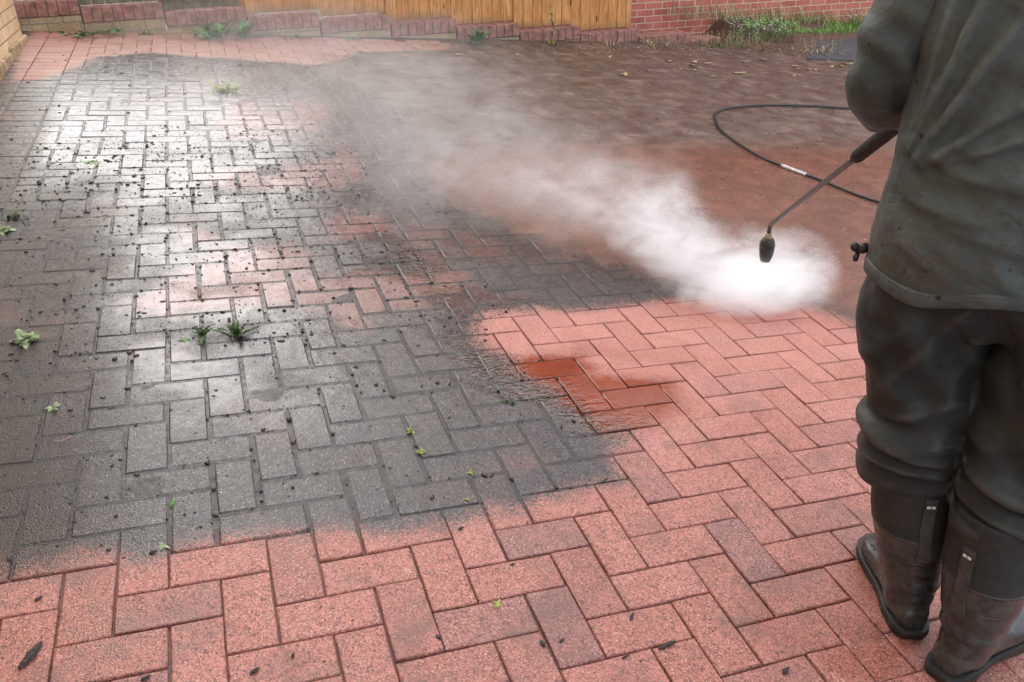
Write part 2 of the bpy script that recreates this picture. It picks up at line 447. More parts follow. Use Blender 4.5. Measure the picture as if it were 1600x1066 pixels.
def bed():
    us = np.concatenate([np.arange(-2.2, -1.2, 0.2), np.arange(-1.2, 5.0, 0.04), np.arange(5.0, 14.0, 0.15), np.array([16, 20, 28, 40.])])
    vs = np.concatenate([np.array([-30., -15, -8, -4]), np.arange(-2.0, -0.6, 0.2), np.arange(-0.6, 3.5, 0.04), np.arange(3.5, 11.0, 0.08)])
    U, Vv = np.meshgrid(us, vs)
    P = np.c_[U.ravel(), Vv.ravel()]
    F = fields(P)
    nz = np.array([noise.noise(Vector((p[0] * 6, p[1] * 6, 0))) + .5 * noise.noise(Vector((p[0] * 19, p[1] * 19, 3))) for p in P])
    m = np.clip((F["sd_mud"] + 0.10 + 0.05 * nz) / 0.22, 0, 1); m = m * m * (3 - 2 * m)
    cl = np.clip(F["sd_clean"] / 0.06 + 0.5, 0, 1)
    z = -0.0017 - 0.0063 * cl + 0.0014 * nz * (1 - .6 * cl)
    rd = np.clip(F['sd_red'] / .3 + .5, 0, 1)
    z = z * (1 - m) + (-0.0002 + 0.0014 * nz + 0.0014 * rd) * m
    drop = np.clip((P[:, 1] - 6.36 - .05 * P[:, 0]) / .12, 0, 1) * np.clip((6.2 - P[:, 0]) / .8, 0, 1)
    z = z - 0.75 * drop                                     # the land behind the boundary wall lies lower
    nu, nv = len(us), len(vs)
    fs = [(j * nu + i, j * nu + i + 1, (j + 1) * nu + i + 1, (j + 1) * nu + i) for j in range(nv - 1) for i in range(nu - 1)]
    o = mesh_obj("mud_and_joints", np.c_[P, z], fs, M_JOINT, None, True)
    set_fields(o, dict(brick_rand=np.full(len(P), .5), brick_edge=np.zeros(len(P))))
    o.matrix_world = GM
    tag(o, "red brown mud slurry and soil filling the joints and covering the far right of the drive", "mud", kind="structure")

def far_ground():
    mat = simple("earth", (0.07, 0.065, 0.04), 0.9, 0.4, 3.0, 0.4)
    S = 400.0
    o = mesh_obj("ground", [(-S, -S, -1.3), (S, -S, -1.3), (S, S, -1.3), (-S, S, -1.3)], [(0, 1, 2, 3)], mat, None, False)
    o.matrix_world = GM
    tag(o, "bare earth around the drive", "ground", kind="structure")
    t = NT("tarmac")
    c = t.coord()
    v = t.voro(c, 160.0)
    s = t.n.new("ShaderNodeSeparateColor"); t.put(s.inputs[0], v.outputs["Color"])
    col = t.mix(t.step(s.outputs[0], .85, .9), t.mix(t.noise(c, 4.0), (0.035, 0.036, 0.04), (0.06, 0.06, 0.063)), (0.22, 0.21, 0.2))
    mt = t.bsdf(col, 0.75, t.bump(v.outputs["Distance"], 0.5, 0.004))
    pts = [(5.551, 5.75), (6.0, 6.25), (6.443, 6.7), (7.121, 6.95), (8.35, 7.2), (14, 8.2), (14, 3.0), (7.98, 4.6), (7.143, 5.35), (6.146, 5.70)]
    pts = [(p[0] + random.uniform(-.03, .03), p[1] + random.uniform(-.03, .03)) for p in pts]
    n = len(pts)
    o = mesh_obj("tarmac_path", [(p[0], p[1], 0.012) for p in pts] + [(p[0], p[1], -0.03) for p in pts], [tuple(range(n - 1, -1, -1))] + [(i, (i + 1) % n, n + (i + 1) % n, n + i) for i in range(n)], mt, None, False)
    o.matrix_world = GM
    tag(o, "dark grey tarmac path beyond the muddy corner of the drive", "path", kind="structure")

paving(); bed(); far_ground()

# ------------------------------------------------------------------ brickwork walls
def brick_material(name, cols, mortar, bw, bh, rough=0.8, axes="XZ", jt=0.010, off=0.5):
    t = NT(name)
    c = t.coord()
    sep = t.n.new("ShaderNodeSeparateXYZ"); t.put(sep.inputs[0], c)
    comb = t.n.new("ShaderNodeCombineXYZ")
    t.put(comb.inputs[0], sep.outputs["XYZ".index(axes[0])]); t.put(comb.inputs[1], sep.outputs["XYZ".index(axes[1])])
    wob = t.math('MULTIPLY', t.math('SUBTRACT', t.noise(c, 14.0, 2.0), .5), 0.006)
    vec = t.vmath('ADD', comb.outputs[0], None)
    ad = t.n.new("ShaderNodeVectorMath"); t.put(ad.inputs[0], comb.outputs[0])
    cb = t.n.new("ShaderNodeCombineXYZ"); t.put(cb.inputs[1], wob); t.put(ad.inputs[1], cb.outputs[0])
    b = t.n.new("ShaderNodeTexBrick"); t.put(b.inputs["Vector"], ad.outputs[0])
    b.offset = off
    t.put(b.inputs["Color1"], (0, 0, 0)); t.put(b.inputs["Color2"], (1, 1, 1)); t.put(b.inputs["Mortar"], (0.5, 0.5, 0.5))
    t.put(b.inputs["Scale"], 1.0); t.put(b.inputs["Mortar Size"], jt / 2); t.put(b.inputs["Mortar Smooth"], 0.15); t.put(b.inputs["Bias"], 0.0)
    t.put(b.inputs["Brick Width"], bw); t.put(b.inputs["Row Height"], bh)
    f = b.outputs["Fac"]
    col = t.mix(b.outputs["Color"], cols[0], cols[1])
    n = t.noise(c, 60.0, 5.0, 0.65); n2 = t.noise(c, 5.0, 4.0)
    col = t.vmath('SCALE', col, t.math('MULTIPLY', t.step(n, .3, .7, .78, 1.2), t.step(n2, .3, .7, .85, 1.12)))
    mc = t.vmath('SCALE', t.mix(0.0, mortar, mortar), t.step(n, .3, .7, .8, 1.15))
    h = t.math('ADD', t.math('MULTIPLY', f, -1.0), t.math('MULTIPLY', n, .35))
    return t.bsdf(t.mix(f, col, mc), rough, t.bump(h, 0.7, 0.006), 0.3)

M_RED = brick_material("red_facing_brick", ((0.45, 0.125, 0.09), (0.54, 0.175, 0.13)), (0.66, 0.54, 0.44), 0.225, 0.0765)
M_BUFF = brick_material("buff_brick", ((0.68, 0.45, 0.24), (0.76, 0.55, 0.34)), (0.38, 0.28, 0.19), 0.225, 0.078, axes="YZ")
M_CAP = simple("cap_brick", (0.30, 0.145, 0.120), 0.75, 0.35, 18.0, 0.5, 0.3)
M_STONE = brick_material("buff_footing", ((0.34, 0.25, 0.15), (0.40, 0.31, 0.2)), (0.25, 0.21, 0.16), 0.225, 0.09)
M_MORT = simple("dark_mortar", (0.15, 0.115, 0.095), 0.9, 0.3, 30.0, 0.3, 0.2)
M_CONC = simple("concrete", (0.30, 0.28, 0.24), 0.85, 0.3, 12.0, 0.4, 0.3)

def buff_wall():
    x = -1.108
    root = empty("brick_house", (x, 5.8, ground_z(x, 5.8)))
    tag(root, "buff brick house corner at the left edge of the drive", "house")
    iw = root.matrix_world.inverted()
    zb = ground_z(x, 5.8)
    m = MB()
    m.box((-3.0, -9.0, -0.6), (0.0, 0.0, 5.2), 0.004)
    m.build("wall", M_BUFF, root)
    # projecting footing follows the falling drive
    ft = MB()
    for i in range(14):
        y1 = 0.012 - i * 0.66; y0 = y1 - 0.645
        zt = ground_z(x, 5.8 + (y0 + y1) / 2) - zb + 0.055 + random.uniform(-.006, .006)
        ft.box((-0.2, y0, zt - 0.5), (0.022 + random.uniform(0, .006), y1, zt), 0.008)
    ft.build("footing", simple("buff_plinth", (0.40, 0.28, 0.16), 0.85, 0.4, 14.0, 0.4, 0.3), root)
buff_wall()

# stepped boundary wall, frame: s along the wall, n towards the drive
SW_O = Vector((0.028, 6.192, 0.0)); SW_A = math.atan2(0.0502, 0.9987)
SECTIONS = [(-1.75, -1.35, .66), (-1.35, -0.77, .603), (-0.765, -0.19, .544), (-0.185, 0.418, .478), (0.424, 1.0, .405), (1.006, 1.6, .346), (1.607, 2.193, .279), (2.198, 2.80, .205), (2.805, 3.42, .136), (3.425, 4.05, .071), (4.056, 4.645, .0), (4.65, 5.02, -.07)]
def stepped_wall():
    root = empty("stepped_wall", (SW_O.x, SW_O.y, 0), SW_A)
    tag(root, "low boundary wall stepping down to the right with dark red brick on edge capping", "wall")
    for (s0, s1, zt) in SECTIONS:
        cap = MB()
        nb = max(3, round((s1 - s0) / 0.0745)); w = (s1 - s0) / nb
        for k in range(nb):
            j = random.uniform(-.003, .003)
            cap.box((s0 + k * w + 0.003, 0.0 + j, zt - 0.104 + random.uniform(-.002, .002)), (s0 + (k + 1) * w - 0.003, 0.218 + j, zt + random.uniform(-.002, .002)), 0.004)
        c = cap.build("capping", M_CAP, root)
        mo = MB(); mo.box((s0, 0.006, zt - 0.102), (s1, 0.212, zt - 0.006))
        mo.build("mortar", M_MORT, c)
        bs = MB(); bs.box((s0 + .001, 0.012, zt - 0.75), (s1 - .001, 0.205, zt - 0.108))
        bs.build("base_course", M_STONE, root)
stepped_wall()

M_WOOD = None
def wood_material():
    t = NT("fence_timber")
    c = t.coord()
    rnd = t.attr("board_rand")
    off = t.n.new("ShaderNodeCombineXYZ"); t.put(off.inputs[2], t.math('MULTIPLY', rnd, 37.0))
    p = t.vmath('ADD', t.coord((22.0, 22.0, 2.2)), off.outputs[0])
    g = t.noise(p, 2.0, 5.0, 0.6, 1.2)
    fine = t.noise(t.coord((160.0, 160.0, 8.0)), 1.0, 3.0)
    col = t.mix(rnd, (0.56, 0.26, 0.085), (0.66, 0.36, 0.14))
    col = t.mix(t.step(g, .42, .62), col, (0.46, 0.19, 0.06))
    col = t.vmath('SCALE', col, t.step(fine, .3, .7, .85, 1.12))
    k = t.voro(t.coord((9.0, 9.0, 3.0)), 1.0)
    col = t.mix(t.step(k.outputs["Distance"], .13, .07), col, (0.14, 0.05, 0.018))
    damp = t.step(t.math('ADD', t.attr("board_foot"), t.math('MULTIPLY', t.noise(c, 9.0), .10)), .13, .05)
    col = t.mix(t.math('MULTIPLY', damp, .55), col, (0.20, 0.14, 0.07))
    return t.bsdf(col, 0.7, t.bump(fine, .25, .002), .3)
M_WOOD = wood_material()
M_GREYWOOD = simple("weathered_timber", (0.17, 0.16, 0.10), 0.8, 0.35, 20.0, 0.3, 0.3)

def board_mesh(name, boards, parent, mat=None):
    m = MB(); rd, ft = [], []
    for (s0, s1, n0, n1, z0, z1) in boards:
        a = len(m.v); m.box((s0, n0, z0), (s1, n1, z1), 0.003)
        k = len(m.v) - a; r = random.random()
        rd += [r] * k; ft += [v[2] - z0 for v in m.v[a:]]
    o = m.build(name, mat or M_WOOD, parent)
    for nme, arr in (("board_rand", rd), ("board_foot", ft)):
        at = o.data.attributes.new(nme, 'FLOAT', 'POINT'); at.data.foreach_set("value", np.array(arr, np.float32))
    return o

def fence():
    root = empty("timber_fence", (SW_O.x, SW_O.y, 0), SW_A)
    tag(root, "orange brown vertical board fence standing on the stepped wall", "fence")
    def cap_z(s):
        for (a, b, z) in SECTIONS:
            if a - .003 <= s <= b + .003: return z
        return SECTIONS[-1][2]
    for (f0, f1, height) in ((0.44, 1.6, 0.62), (1.607, 2.80, 1.75), (2.805, 4.03, 1.75)):
        bl = []; s = f0; zt = cap_z((f0 + f1) / 2) + height
        while s < f1 - 0.03:
            w = min(random.uniform(0.094, 0.104), f1 - s)
            k = len(bl) % 2
            bl.append((s + .0015, s + w - 0.0015, 0.155 + random.uniform(0, .006), 0.172, cap_z(s + w * .5) + random.uniform(.004, .012), zt + random.uniform(-.004, .004)))
            s += w
        board_mesh("fence_panel", bl, root)
        for z in ([0.3, 1.0, 1.55] if height > 1 else [0.25, 0.5]):
            board_mesh("rail", [(f0, f1, 0.174, 0.21, zt - height + z, zt - height + z + 0.07)], root)
    for s, z1 in ((0.405, 1.05), (1.603, 1.9), (2.802, 1.9), (4.04, 1.75)):
        board_mesh("fence_post", [(s - .04, s + .04, 0.213, 0.29, -0.4, z1)], root)
    for zb in (.555, .655, .755):  # upper boards added out of view to cut sky glare on the drive
        board_mesh("rail_board", [(-0.2, 0.40, 0.13, 0.155, zb, zb + .085)], root)
    # left of the boards: a low screen of weathered slats, unseen top raised to cut reflected glare
    sl = []
    s = -1.8
    while s < -0.2:
        sl.append((s, s + .088, .15, .168, cap_z(s + .04) + .005, .90)); s += .093
    board_mesh("low_slat_screen", sl, root, M_GREYWOOD)
    board_mesh("back_board", [(-0.2, 0.40, .19, .205, .40, .55)], root, M_GREYWOOD)
fence()

def red_house():
    root = empty("brick_house", (2.0, 8.3, -1.0))
    tag(root, "red brick house wall with pale mortar behind the fence", "house")
    m = MB(); m.box((0, 0, -.8), (11.6, 5.0, 7.2), 0.004)
    o = m.build("wall", M_RED, root)
    p = MB(); p.box((-.02, -0.03, -.8), (11.62, 0.2, 0.50), 0.006)
    p.build("plinth", M_CONC, root)
red_house()

# ------------------------------------------------------------------ plants and litter
def leaf_mat(name, col, rough=0.55, var=0.35):
    t = NT(name)
    c = t.coord()
    n = t.noise(c, 55.0, 3.0)
    cc = t.vmath('SCALE', t.mix(0.0, col, col), t.step(n, .3, .7, 1 - var, 1 + var))
    return t.bsdf(cc, rough, None, 0.35, Transmission_Weight=0.0)
G_FRESH = leaf_mat("fresh_leaf", (0.085, 0.19, 0.05))
G_MID = leaf_mat("green_leaf", (0.075, 0.15, 0.035))
G_DARK = leaf_mat("dark_leaf", (0.05, 0.085, 0.025))
G_LIME = leaf_mat("lime_leaf", (0.27, 0.33, 0.05))
G_PALE = leaf_mat("pale_leaf", (0.25, 0.32, 0.16))
G_YEL = leaf_mat("yellow_leaf", (0.40, 0.33, 0.15))
G_STRAW = leaf_mat("straw", (0.42, 0.33, 0.19))
G_BROWN = leaf_mat("brown_leaf", (0.17, 0.085, 0.04))
G_WHITE = leaf_mat("white_petal", (0.75, 0.75, 0.66), .6, .1)
M_CRUMB = simple("wet_soil", (0.034, 0.025, 0.020), 0.42, 0.4, 90.0, 0.4, 0.45)
M_BARK = simple("wet_bark", (0.028, 0.020, 0.016), 0.5, 0.5, 120.0, 0.5, 0.4)

def blade(m, base, az, length, width, rise, curl, lobes=0, n=6, twist=0.0, fold=0.15):
    """One leaf: a curved strip with an outline, optionally toothed."""
    base = Vector(base); d = Vector((math.cos(az), math.sin(az), 0)); sd = Vector((-math.sin(az), math.cos(az), 0))
    vs, fs = [], []
    for i in range(n + 1):
        t = i / n
        p = base + d * (length * t * math.cos(rise * (1 - .3 * t))) + Vector((0, 0, 1)) * (length * (math.sin(rise) * t - curl * t * t))
        w = width * (math.sin(math.pi * min(1, .08 + .92 * t) ** .8) ** .9) * .5
        if lobes: w *= 1 + .55 * (1 if (i % 2) else -0.6)
        w = max(w, width * .04)
        s2 = (sd * math.cos(twist * t) + Vector((0, 0, 1)) * math.sin(twist * t)).normalized()
        lift = Vector((0, 0, fold * w))
        vs += [p + s2 * w + lift, p, p - s2 * w + lift]
    for i in range(n):
        a = i * 3
        fs += [(a, a + 1, a + 4, a + 3), (a + 1, a + 2, a + 5, a + 4)]
    m.add(vs, fs)

def plant(name, label, cat, u, v, mat, n=10, length=.08, width=.018, rise=(.3, 1.1), lobes=True, spread=.015, extra=None, group=None, stem=None):
    root = empty(name, W(u, v, 0.001), random.uniform(0, 6.28))
    tag(root, label, cat, group)
    m = MB()
    for i in range(n):
        az = 6.283 * i / n + random.uniform(-.3, .3)
        L = length * random.uniform(.6, 1.15)
        blade(m, (random.uniform(-spread, spread), random.uniform(-spread, spread), 0), az, L, width * random.uniform(.7, 1.2), random.uniform(*rise), random.uniform(.1, .45), 1 if lobes else 0, 9 if lobes else 6, random.uniform(-.6, .6))
    m.build("leaves", mat, root, True)
    if extra: extra(root)
    return root

def flower_stems(k, h, r, mat, rad=.006, spread=.1, stem_mat=None):
    def fn(root):
        st, fl = MB(), MB()
        for i in range(k):
            a = random.uniform(0, 6.28); q = spread * math.sqrt(random.random())
            b = Vector((q * math.cos(a), q * math.sin(a), 0)); tp = b + Vector((random.uniform(-.3, .3) * h * .5, random.uniform(-.3, .3) * h * .5, h * random.uniform(.6, 1.1)))
            st.tube([b, (b + tp) / 2 + Vector((.004, 0, 0)), tp], .0013, 5)
            for j in range(5):
                blade(fl, tp, 1.257 * j + a, rad * random.uniform(.9, 1.2), rad * .8, .35, .1, 0, 3)
        st.build("stems", stem_mat or G_MID, root, True); fl.build("flowers", mat, root, True)
    return fn

def plants():
    P = plant
    P("weed", "leafy green weed sprawling at the wall foot, left of the upright rosette", "weed", 0.13, 6.08, G_FRESH, 18, .19, .05, (.35, 1.2), True, .09)
    P("weed", "upright green weed rosette against the wall just right of the sprawling one", "weed", 0.37, 6.08, G_FRESH, 14, .17, .04, (.8, 1.4), True, .02)
    P("weed_patch", "low green clover patch in the corner by the buff house", "weeds", -0.74, 6.12, G_MID, 90, .06, .03, (.2, 1.0), False, .2)
    P("weed", "tiny green sprig at the wall foot right of the clover patch", "weed", -0.35, 6.16, G_MID, 8, .04, .018, (.3, 1.2), False, .04)
    P("weed", "small dandelion seedling at the wall foot under the second capping from the fence end", "weed", 0.72, 6.12, G_MID, 9, .055, .02, (.3, 1.1), True, .05)
    P("weed", "pair of small green tufts at the wall foot in the middle of the wall", "weed", 1.25, 6.15, G_MID, 12, .06, .02, (.4, 1.2), True, .07)
    P("weed", "bushy bright green dandelion at the wall foot below the orange fence", "weed", 2.33, 6.10, G_FRESH, 20, .17, .045, (.7, 1.4), True, .04)
    def tall(root):
        st, lf = MB(), MB()
        tops = []
        for k in range(3):
            pts = [(0.01 * k, 0, 0), (.012 - .01 * k, .0, .11), (.03 * (k - 1), .01, .22 + .05 * k)]
            st.tube(spline(pts, 5), .0028, 6); tops += spline(pts, 6)[5:]
        for q in tops:
            for j in range(3):
                blade(lf, tuple(q), random.uniform(0, 6.28), random.uniform(.025, .045), .016, random.uniform(-.2, .8), .2, 0, 4)
        st.build("stem", G_STRAW, root, True); lf.build("upper_leaves", G_YEL, root, True)
    P("weed", "tall thin yellowing weed standing in front of the orange fence boards", "weed", 3.06, 6.16, G_LIME, 8, .07, .014, (.5, 1.3), False, .02, extra=tall)
    P("weed", "straw coloured dry weed at the foot of the lowest wall steps", "weed", 3.62, 6.26, G_STRAW, 26, .08, .008, (.5, 1.4), False, .14)
    P("weed", "pale dry weed clump beside the end of the fence", "weed", 4.2, 6.28, G_STRAW, 34, .085, .009, (.5, 1.4), False, .16, extra=flower_stems(14, .07, 0, G_PALE, .008, .16))
    P("weed_patch", "big mixed clump of green and straw weeds at the low end of the stepped wall", "weeds", 5.0, 6.38, G_MID, 70, .12, .012, (.4, 1.45), False, .25, extra=flower_stems(60, .12, 0, G_STRAW, .012, .36, G_STRAW))
    P("daisy_patch", "patch of white daisies in front of the red brick wall", "flowers", 5.75, 6.85, G_MID, 90, .10, .010, (.5, 1.4), False, .3, extra=flower_stems(130, .16, 0, G_WHITE, .013, .38))
    P("daisy_patch", "white daisies in the grass beside the person's sleeve", "flowers", 8.0, 7.75, G_MID, 50, .10, .010, (.5, 1.4), False, .3, extra=flower_stems(70, .20, 0, G_WHITE, .014, .3))
    P("dry_weed", "bleached dry grass clump on the edge of the tarmac", "weed", 5.95, 6.1, G_STRAW, 60, .12, .008, (.2, 1.2), False, .2, extra=flower_stems(24, .16, 0, G_PALE, .012, .22, G_STRAW))
    P("dry_weed", "brown withered weed litter between the daisies and the wet mud", "weed", 5.35, 6.35, G_BROWN, 70, .10, .014, (.0, .7), False, .3, extra=flower_stems(20, .06, 0, G_STRAW, .010, .3, G_STRAW))
    P("grass_tuft", "lone yellow green grass tuft in the wet grey paving near the top left", "grass tuft", 0.13, 4.38, G_LIME, 46, .13, .010, (.05, .7), False, .05)
    P("weed", "dark reddish weed with tall leaf growing from a joint, left of a twin weed", "weed", -0.10, 1.25, G_DARK, 7, .062, .015, (.3, 1.4), True, .008)
    P("weed", "spiky dark green dandelion in a joint of the wet paving, right of its twin", "weed", 0.0, 1.235, G_DARK, 22, .065, .011, (.3, 1.3), True, .02)
    P("leaf", "single round lime green leaf lying beside the two dark weeds", "leaf", -0.155, 1.235, G_FRESH, 2, .035, .026, (.05, .12), False, .002)
    P("leaf_sprig", "pale green crinkled sprig on the dark wet bricks at the left edge", "sprig", -0.594, 1.317, G_PALE, 26, .040, .020, (.1, .8), True, .022)
    P("leaf_sprig", "pale green sprig at the very left edge of the drive, above the crinkled one", "sprig", -0.775, 2.185, G_PALE, 14, .05, .022, (.1, .7), True, .02)
    P("moss_tuft", "dull olive moss tuft behind the left edge sprig", "moss", -0.751, 2.33, G_DARK, 26, .03, .010, (.3, 1.2), False, .025)
    P("leaf", "pale cream leaf lying flat on the grey glossy paving", "leaf", -0.526, 3.003, G_PALE, 4, .075, .04, (.02, .12), False, .012)
    P("leaf_sprig", "small pale green sprig on brown wet bricks low at the left", "sprig", -0.481, 0.927, G_PALE, 9, .022, .009, (.05, .6), True, .008)
    P("moss_tuft", "upper of two small lime moss tufts in one paving joint", "moss", 0.402, 0.62, G_LIME, 16, .012, .006, (.2, 1.2), False, .007)
    P("moss_tuft", "lower of two small lime moss tufts in one paving joint", "moss", 0.407, 0.524, G_LIME, 16, .012, .006, (.2, 1.2), False, .007)
    P("moss_tuft", "bright lime moss speck on the grey bricks near the washed edge", "moss", 0.51, 0.418, G_LIME, 10, .009, .005, (.2, 1.2), False, .005)
    P("leaf_sprig", "yellow green star shaped sprig on clean pink bricks", "sprig", 0.435, -0.015, G_LIME, 8, .013, .005, (.05, .4), False, .003)
    P("moss_tuft", "lowest lime speck at the border of dirty and clean bricks", "moss", 0.471, 0.319, G_LIME, 7, .008, .005, (.1, .8), False, .003)
    P("leaf_sprig", "tiny torn green leaf on the dirty edge at lower left", "sprig", -0.211, 0.33, G_PALE, 5, .016, .006, (.05, .4), True, .004)
    P("leaf_sprig", "thin green blade fragment on dark bricks at lower left", "sprig", -0.193, 0.467, G_FRESH, 4, .018, .005, (.05, .3), False, .004)
    P("moss_tuft", "olive moss on the grey bricks in the flowing water", "moss", 0.715, 0.70, G_DARK, 18, .014, .006, (.2, 1.2), False, .012)
    # fallen leaves that nothing tells apart
    first = None
    spots = []
    for k in range(34):
        u = random.uniform(2.9, 6.2); v = 5.15 + (u - 3) * .10 + random.gauss(0, .28)
        spots.append((u, v))
    for k in range(12):
        spots.append((random.uniform(1.1, 2.7), 5.62 + random.gauss(0, .15)))
    for (u, v) in spots:
        if first is None:
            m = MB()
            for j in range(3): blade(m, (0, 0, .004), 2.1 * j + .3, .055, .034, .06, -.03, 0, 5, .3)
            first = m.build("fallen_leaf", G_YEL, None, True); o = first
        else:
            o = first.copy(); COL.objects.link(o)
        o.location = W(u, v, .003); s = random.uniform(.4, 1.0)
        o.scale = (s, s * random.uniform(.6, 1), s); o.rotation_euler = (random.uniform(-.15, .15), random.uniform(-.15, .15), random.uniform(0, 6.28))
        tag(o, "small yellow fallen leaf on the mud in front of the stepped wall", "leaf", "yellow leaves fallen below the wall")

def grass():
    m = MB()
    for i in range(5200):
        x = random.uniform(6.1, 11.0); y = random.uniform(7.15, 8.24)
        lo = 7.0 + max(0, (x - 6.2)) * .12
        if y < lo + random.uniform(0, .25): continue
        if noise.noise(Vector((x * 2.3, y * 3.1, 0))) < -.08: continue
        h = random.uniform(.04, .11) * (1.5 if y > 8.0 else 1)
        blade(m, (x, y, ground_z(x, y) - .01), random.uniform(0, 6.28), h, .008, random.uniform(.9, 1.5), random.uniform(.05, .3), 0, 3)
    o = m.build("grass", leaf_mat("lawn", (0.17, 0.34, 0.06)), None, True)
    tag(o, "strip of bright green grass at the foot of the red brick wall", "grass", kind="stuff")
    m = MB()
    for i in range(900):
        x = random.uniform(5.4, 9.5); y = random.uniform(7.9, 8.25)
        blade(m, (x, y, ground_z(x, y) - .01), random.uniform(0, 6.28), random.uniform(.1, .3), .006, random.uniform(1.1, 1.5), .1, 0, 3)
    o = m.build("dry_grass", G_STRAW, None, True)
    tag(o, "dry straw grass stalks along the red brick wall", "grass", kind="stuff")

def crumb(m, p, r, seed):
    ico = crumb.ico
    q = Matrix.Rotation(random.uniform(0, 6.28), 3, 'Z')
    sx, sy, sz = r * random.uniform(.7, 1.5), r * random.uniform(.6, 1.1), r * random.choice((.2, .3, .45, .65)) * random.uniform(.8, 1.2)
    m.add([Vector(p) + q @ Vector((v[0] * sx * random.uniform(.65, 1.3), v[1] * sy * random.uniform(.65, 1.3), max(-.3, v[2]) * sz * random.uniform(.7, 1.3) + sz * .25)) for v in crumb.ico[0]], ico[1])
def debris():
    bm = bmesh.new(); bmesh.ops.create_icosphere(bm, subdivisions=1, radius=1)
    bm.verts.index_update()
    crumb.ico = ([tuple(v.co) for v in bm.verts], [tuple(v.index for v in f.verts) for f in bm.faces]); bm.free()
    m = MB(); k = 0
    clusters = [(random.uniform(-.6, 1.0), random.uniform(1.2, 3.6)) for _ in range(60)]
    while k < 5200:
        z = random.random()
        if z < .40: u, v = random.uniform(-.85, .75), random.uniform(1.15, 3.3)
        elif z < .68:
            c = random.choice(clusters); u, v = random.gauss(c[0], .07), random.gauss(c[1], .09)
        elif z < .80: u, v = random.uniform(-1.0, 1.2), random.uniform(3.0, 5.9)
        elif z < .92: u, v = random.uniform(-.85, .9), random.uniform(.3, 1.3)
        else: u, v = random.uniform(1.0, 4.5), random.uniform(2.0, 5.4)
        if u < -1.08 or v > 6.1: continue
        if random.random() < .6 and u > -.75:              # most of it has been washed into the joints
            if random.random() < .5:
                a = round(u / .1)
                if (a - 1 - math.floor(v / .1)) % 4 != 0: u = a * .1 + random.gauss(0, .005)
            else:
                b = round(v / .1)
                if (math.floor(u / .1) - b + 1) % 4 != 3: v = b * .1 + random.gauss(0, .005)
        k += 1
        r = min(.0075, .0016 * math.exp(abs(random.gauss(0, .78))))
        if v > 2.5: r *= 1.3
        crumb(m, (u, v, .0), r, k)
    for i in range(6500):                                  # the finest grit
        if i < 4300: u, v = random.uniform(-1.0, .9), random.uniform(.5, 3.6)
        elif i < 5200: u, v = random.gauss(1.0, .3), random.gauss(1.9, .3)
        else: u, v = random.uniform(.9, 5.5), random.uniform(1.8, 5.8)
        crumb(m, (u, v, 0), random.uniform(.0008, .0019) * (1 if v < 2.2 else 1.7), i)
    for i in range(420):                                   # grit on the washed bricks
        u, v = random.uniform(-.6, 1.4), random.uniform(-.35, .4)
        crumb(m, (u, v, 0), random.uniform(.0008, .0022), i)
    o = m.build("mud_crumbs", M_CRUMB, None, True, GM.copy())
    tag(o, "dark crumbs of soil and moss washed out over the paving", "debris", kind="stuff")
    # pale flecks and straws floating on the mud
    m = MB()
    for i in range(900):
        u, v = (random.uniform(1.8, 4.6), random.uniform(1.2, 3.2)) if i < 330 else (random.uniform(.8, 6.0), random.uniform(3.2, 5.8))
        blade(m, (u, v, .004), random.uniform(-.5, .9), random.uniform(.006, .03), random.uniform(.002, .007), .04, 0, 0, 2)
    for i in range(620):
        u = random.uniform(.6, 6.0); v = 6.12 - abs(random.gauss(0, .22)) + .04 * (u - 2)
        blade(m, (u, v, .003), random.uniform(0, 6.28), random.uniform(.01, .045), random.uniform(.003, .010), random.uniform(0, .5), 0, 0, 2)
    o = m.build("straw_flecks", G_STRAW, None, True, GM.copy())
    tag(o, "pale flecks of straw and leaf scattered on the mud", "debris", kind="stuff")
    chips = [((-0.435, 0.089), .013, 4.2, "long dark bark sliver on the clean bricks at the lower left corner"),
             ((-0.239, -0.017), .007, .3, "bark fragment cut by the bottom edge, second from the lower left corner"),
             ((-0.052, -0.053), .008, .5, "angular dark chip at the bottom, left of the centre of the picture"),
             ((0.019, -0.035), .005, 1.2, "small black chip on a clean brick just right of the angular chip"),
             ((0.295, -0.066), .006, 2.0, "pair like dark chip lying in a joint at the bottom centre"),
             ((0.427, 0.223), .006, .2, "flat black chip right below the dirty edge, centre of the picture"),
             ((0.505, 0.085), .004, .0, "tiny dark chip on a clean brick between the dirty edge and the star shaped sprig"),
             ((0.49, -0.136), .007, 1.7, "black chip on a brick end right of the star shaped sprig, left of a twin"),
             ((0.53, -0.139), .005, .4, "round black chip, right hand one of a pair near the bottom"),
             ((0.696, -0.12), .005, .8, "small round black chip in the middle of a long clean brick"),
             ((0.731, -0.207), .009, .1, "elongated black chip in a joint near the bottom right"),
             ((0.638, -0.209), .004, .1, "small dark grain left of the elongated chip"),
             ((0.933, -0.327), .008, .4, "shiny dark bark chip nearest the boots at the bottom"),
             ((-0.23, 0.312), .007, .2, "black clod beside the torn green leaf on the dirty edge"),
             ((-0.439, 0.232), .006, .6, "dark clod on the clean brick at the left edge")]
    for (p, r, rz, lab) in chips:
        m = MB()
        ring = []
        L = r * (2.4 if "long" in lab or "elong" in lab or "sliver" in lab else 1.3)
        for i in range(7):
            t = i / 6; w = r * .62 * math.sin(math.pi * (.12 + .76 * t)) * random.uniform(.75, 1.2)
            ring.append([(L * (2 * t - 1) + random.uniform(-.1, .1) * r, w * math.cos(a) + .1 * r * math.sin(3 * t), max(0, r * .35 + w * .7 * math.sin(a)) * random.uniform(.8, 1.15)) for a in [6.283 * j / 7 for j in range(7)]])
        m.rings(ring)
        o = m.build("bark_chip", M_BARK, None, False)
